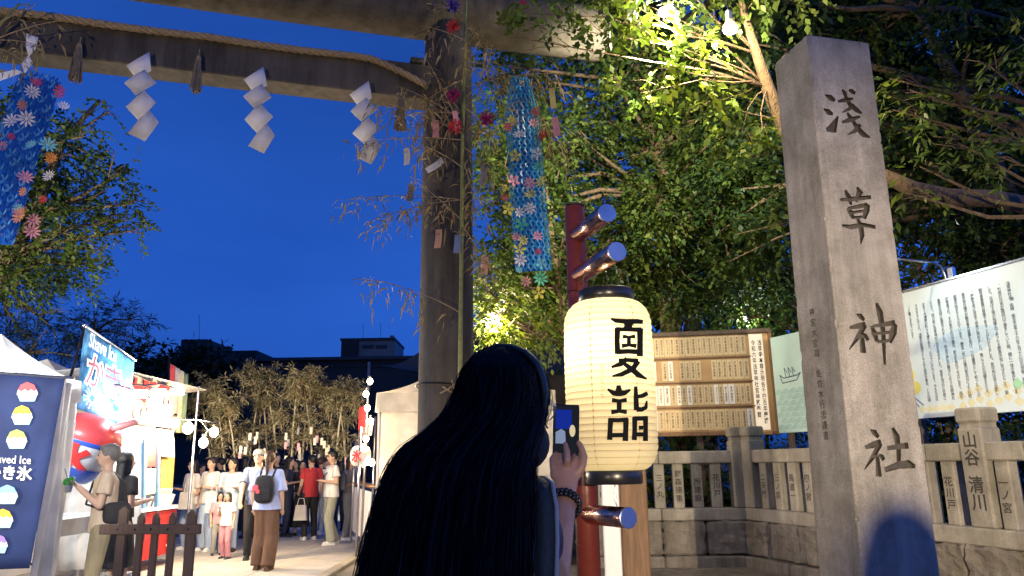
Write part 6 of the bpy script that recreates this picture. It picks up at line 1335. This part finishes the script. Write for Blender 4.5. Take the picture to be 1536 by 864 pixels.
bgp = thing('plastic_bag', 'white plastic bag hanging from the hand of the man in red', 'bag', V(pr_.location) + V((-.12, -.24, .42))); o = part('bag', B().box((0, 0, .14), (.26, .12, .3), taper=.75), M['canvas'], bgp); part('handle', B().tube([(-.08, 0, .28), (-.05, 0, .42), (.05, 0, .42), (.08, 0, .28)], .008, 5), M['canvas'], bgp)
pm_ = px_person(497, 15.0, R(-55), 1.76, 'man in a white t-shirt and sage trousers standing by the right stall', 'white', 'sage', 'short', 'black', 'white', ('hip', 'fwd'), .1, .6, loose=.035, wide=.02)
sb_ = thing('sling_bag', 'dark grey sling bag on the back of the man in the white t-shirt', 'bag', pm_.location, R(-55)); o = part('bag', B().cbox((.05, .2, 1.18), (.26, .14, .36), .05), CL['navy'], sb_); m_ = o.modifiers.new('s', 'SUBSURF'); m_.levels = m_.render_levels = 2; part('strap', B().tube([(.1, .2, 1.3), (.12, .02, 1.49), (.02, -.17, 1.3), (-.14, -.1, 1.12), (-.1, .15, 1.05)], .018, 6, flat=.5), CL['navy'], sb_, True)
px_person(524, 15.8, R(70), 1.64, 'woman in grey half hidden by the right stall pole', 'grey', 'grey', 'bob', 'black', 'white', 'fwd', 0, .7)
px_person(480, 17.2, R(150), 1.66, 'person in white with jeans behind the man in the white t-shirt', 'white', 'jean', 'short', 'brown', 'white', 'down', 0, .6, face=False)
def tote(p, label, col, off, w_=.26, h_=.3):
    t_ = thing('tote_bag', label, 'bag', V(p.location) + V(off)); part('bag', B().box((0, 0, h_ / 2), (w_, .1, h_), taper=.85), col, t_); part('handle', B().tube([(-w_ * .25, 0, h_ * .95), (-w_ * .15, 0, h_ * 1.5), (w_ * .15, 0, h_ * 1.5), (w_ * .25, 0, h_ * .95)], .01, 6), col, t_)
tote(pw1, 'white shopping bag carried by the woman in the loose white shirt', M['canvas'], (.05, -.3, .75)); tote(pw2, 'pale blue tote bag carried by the woman in the vest', CL['pale'], (-.2, -.28, .7))
FAR = [(328, 17.5, 'black', 'short'), (365, 18.5, 'navy', 'bob'), (376, 16.5, 'grey', 'long'), (425, 19.5, 'white', 'short'), (432, 16.8, 'navy', 'long'), (488, 19.5, 'brown', 'short'), (510, 18, 'black', 'bob'), (300, 19.5, 'navy', 'short'), (412, 18.2, 'black', 'bob'), (530, 18.5, 'cream', 'long')]
LB_ = ['person in black far back between the woman in white and the pale blue vest', 'person in navy far back behind the pale blue vest', 'long haired person in grey behind the man in the cap', 'person in white far back beside the ponytail', 'long haired person in navy right of the backpack wearer', 'person in brown far back behind the man in red', 'person in black far back near the right stall', 'person in navy far back behind the two in white shirts', 'person in black hidden behind the backpack wearer', 'long haired person in cream far back by the right stall']
for (x, Y, c, hr), l in zip(FAR, LB_): px_person(x, Y, R(random.uniform(-170, 170)), random.uniform(1.55, 1.78), l, c, random.choice(['black', 'navy', 'jean']), hr, 'black', 'black', random.choice(['down', 'fwd']), 0, .7, face=False, vox=.018)

# added bystander out of view, placed so its head shadow falls on the pillar
person((1.535, -2.5, 0), R(185), 1.67, 'added unseen bystander casting the head shadow on the stone pillar', 'navy', 'black', 'long', 'black', 'black', 'down', 0, .7, face=False)
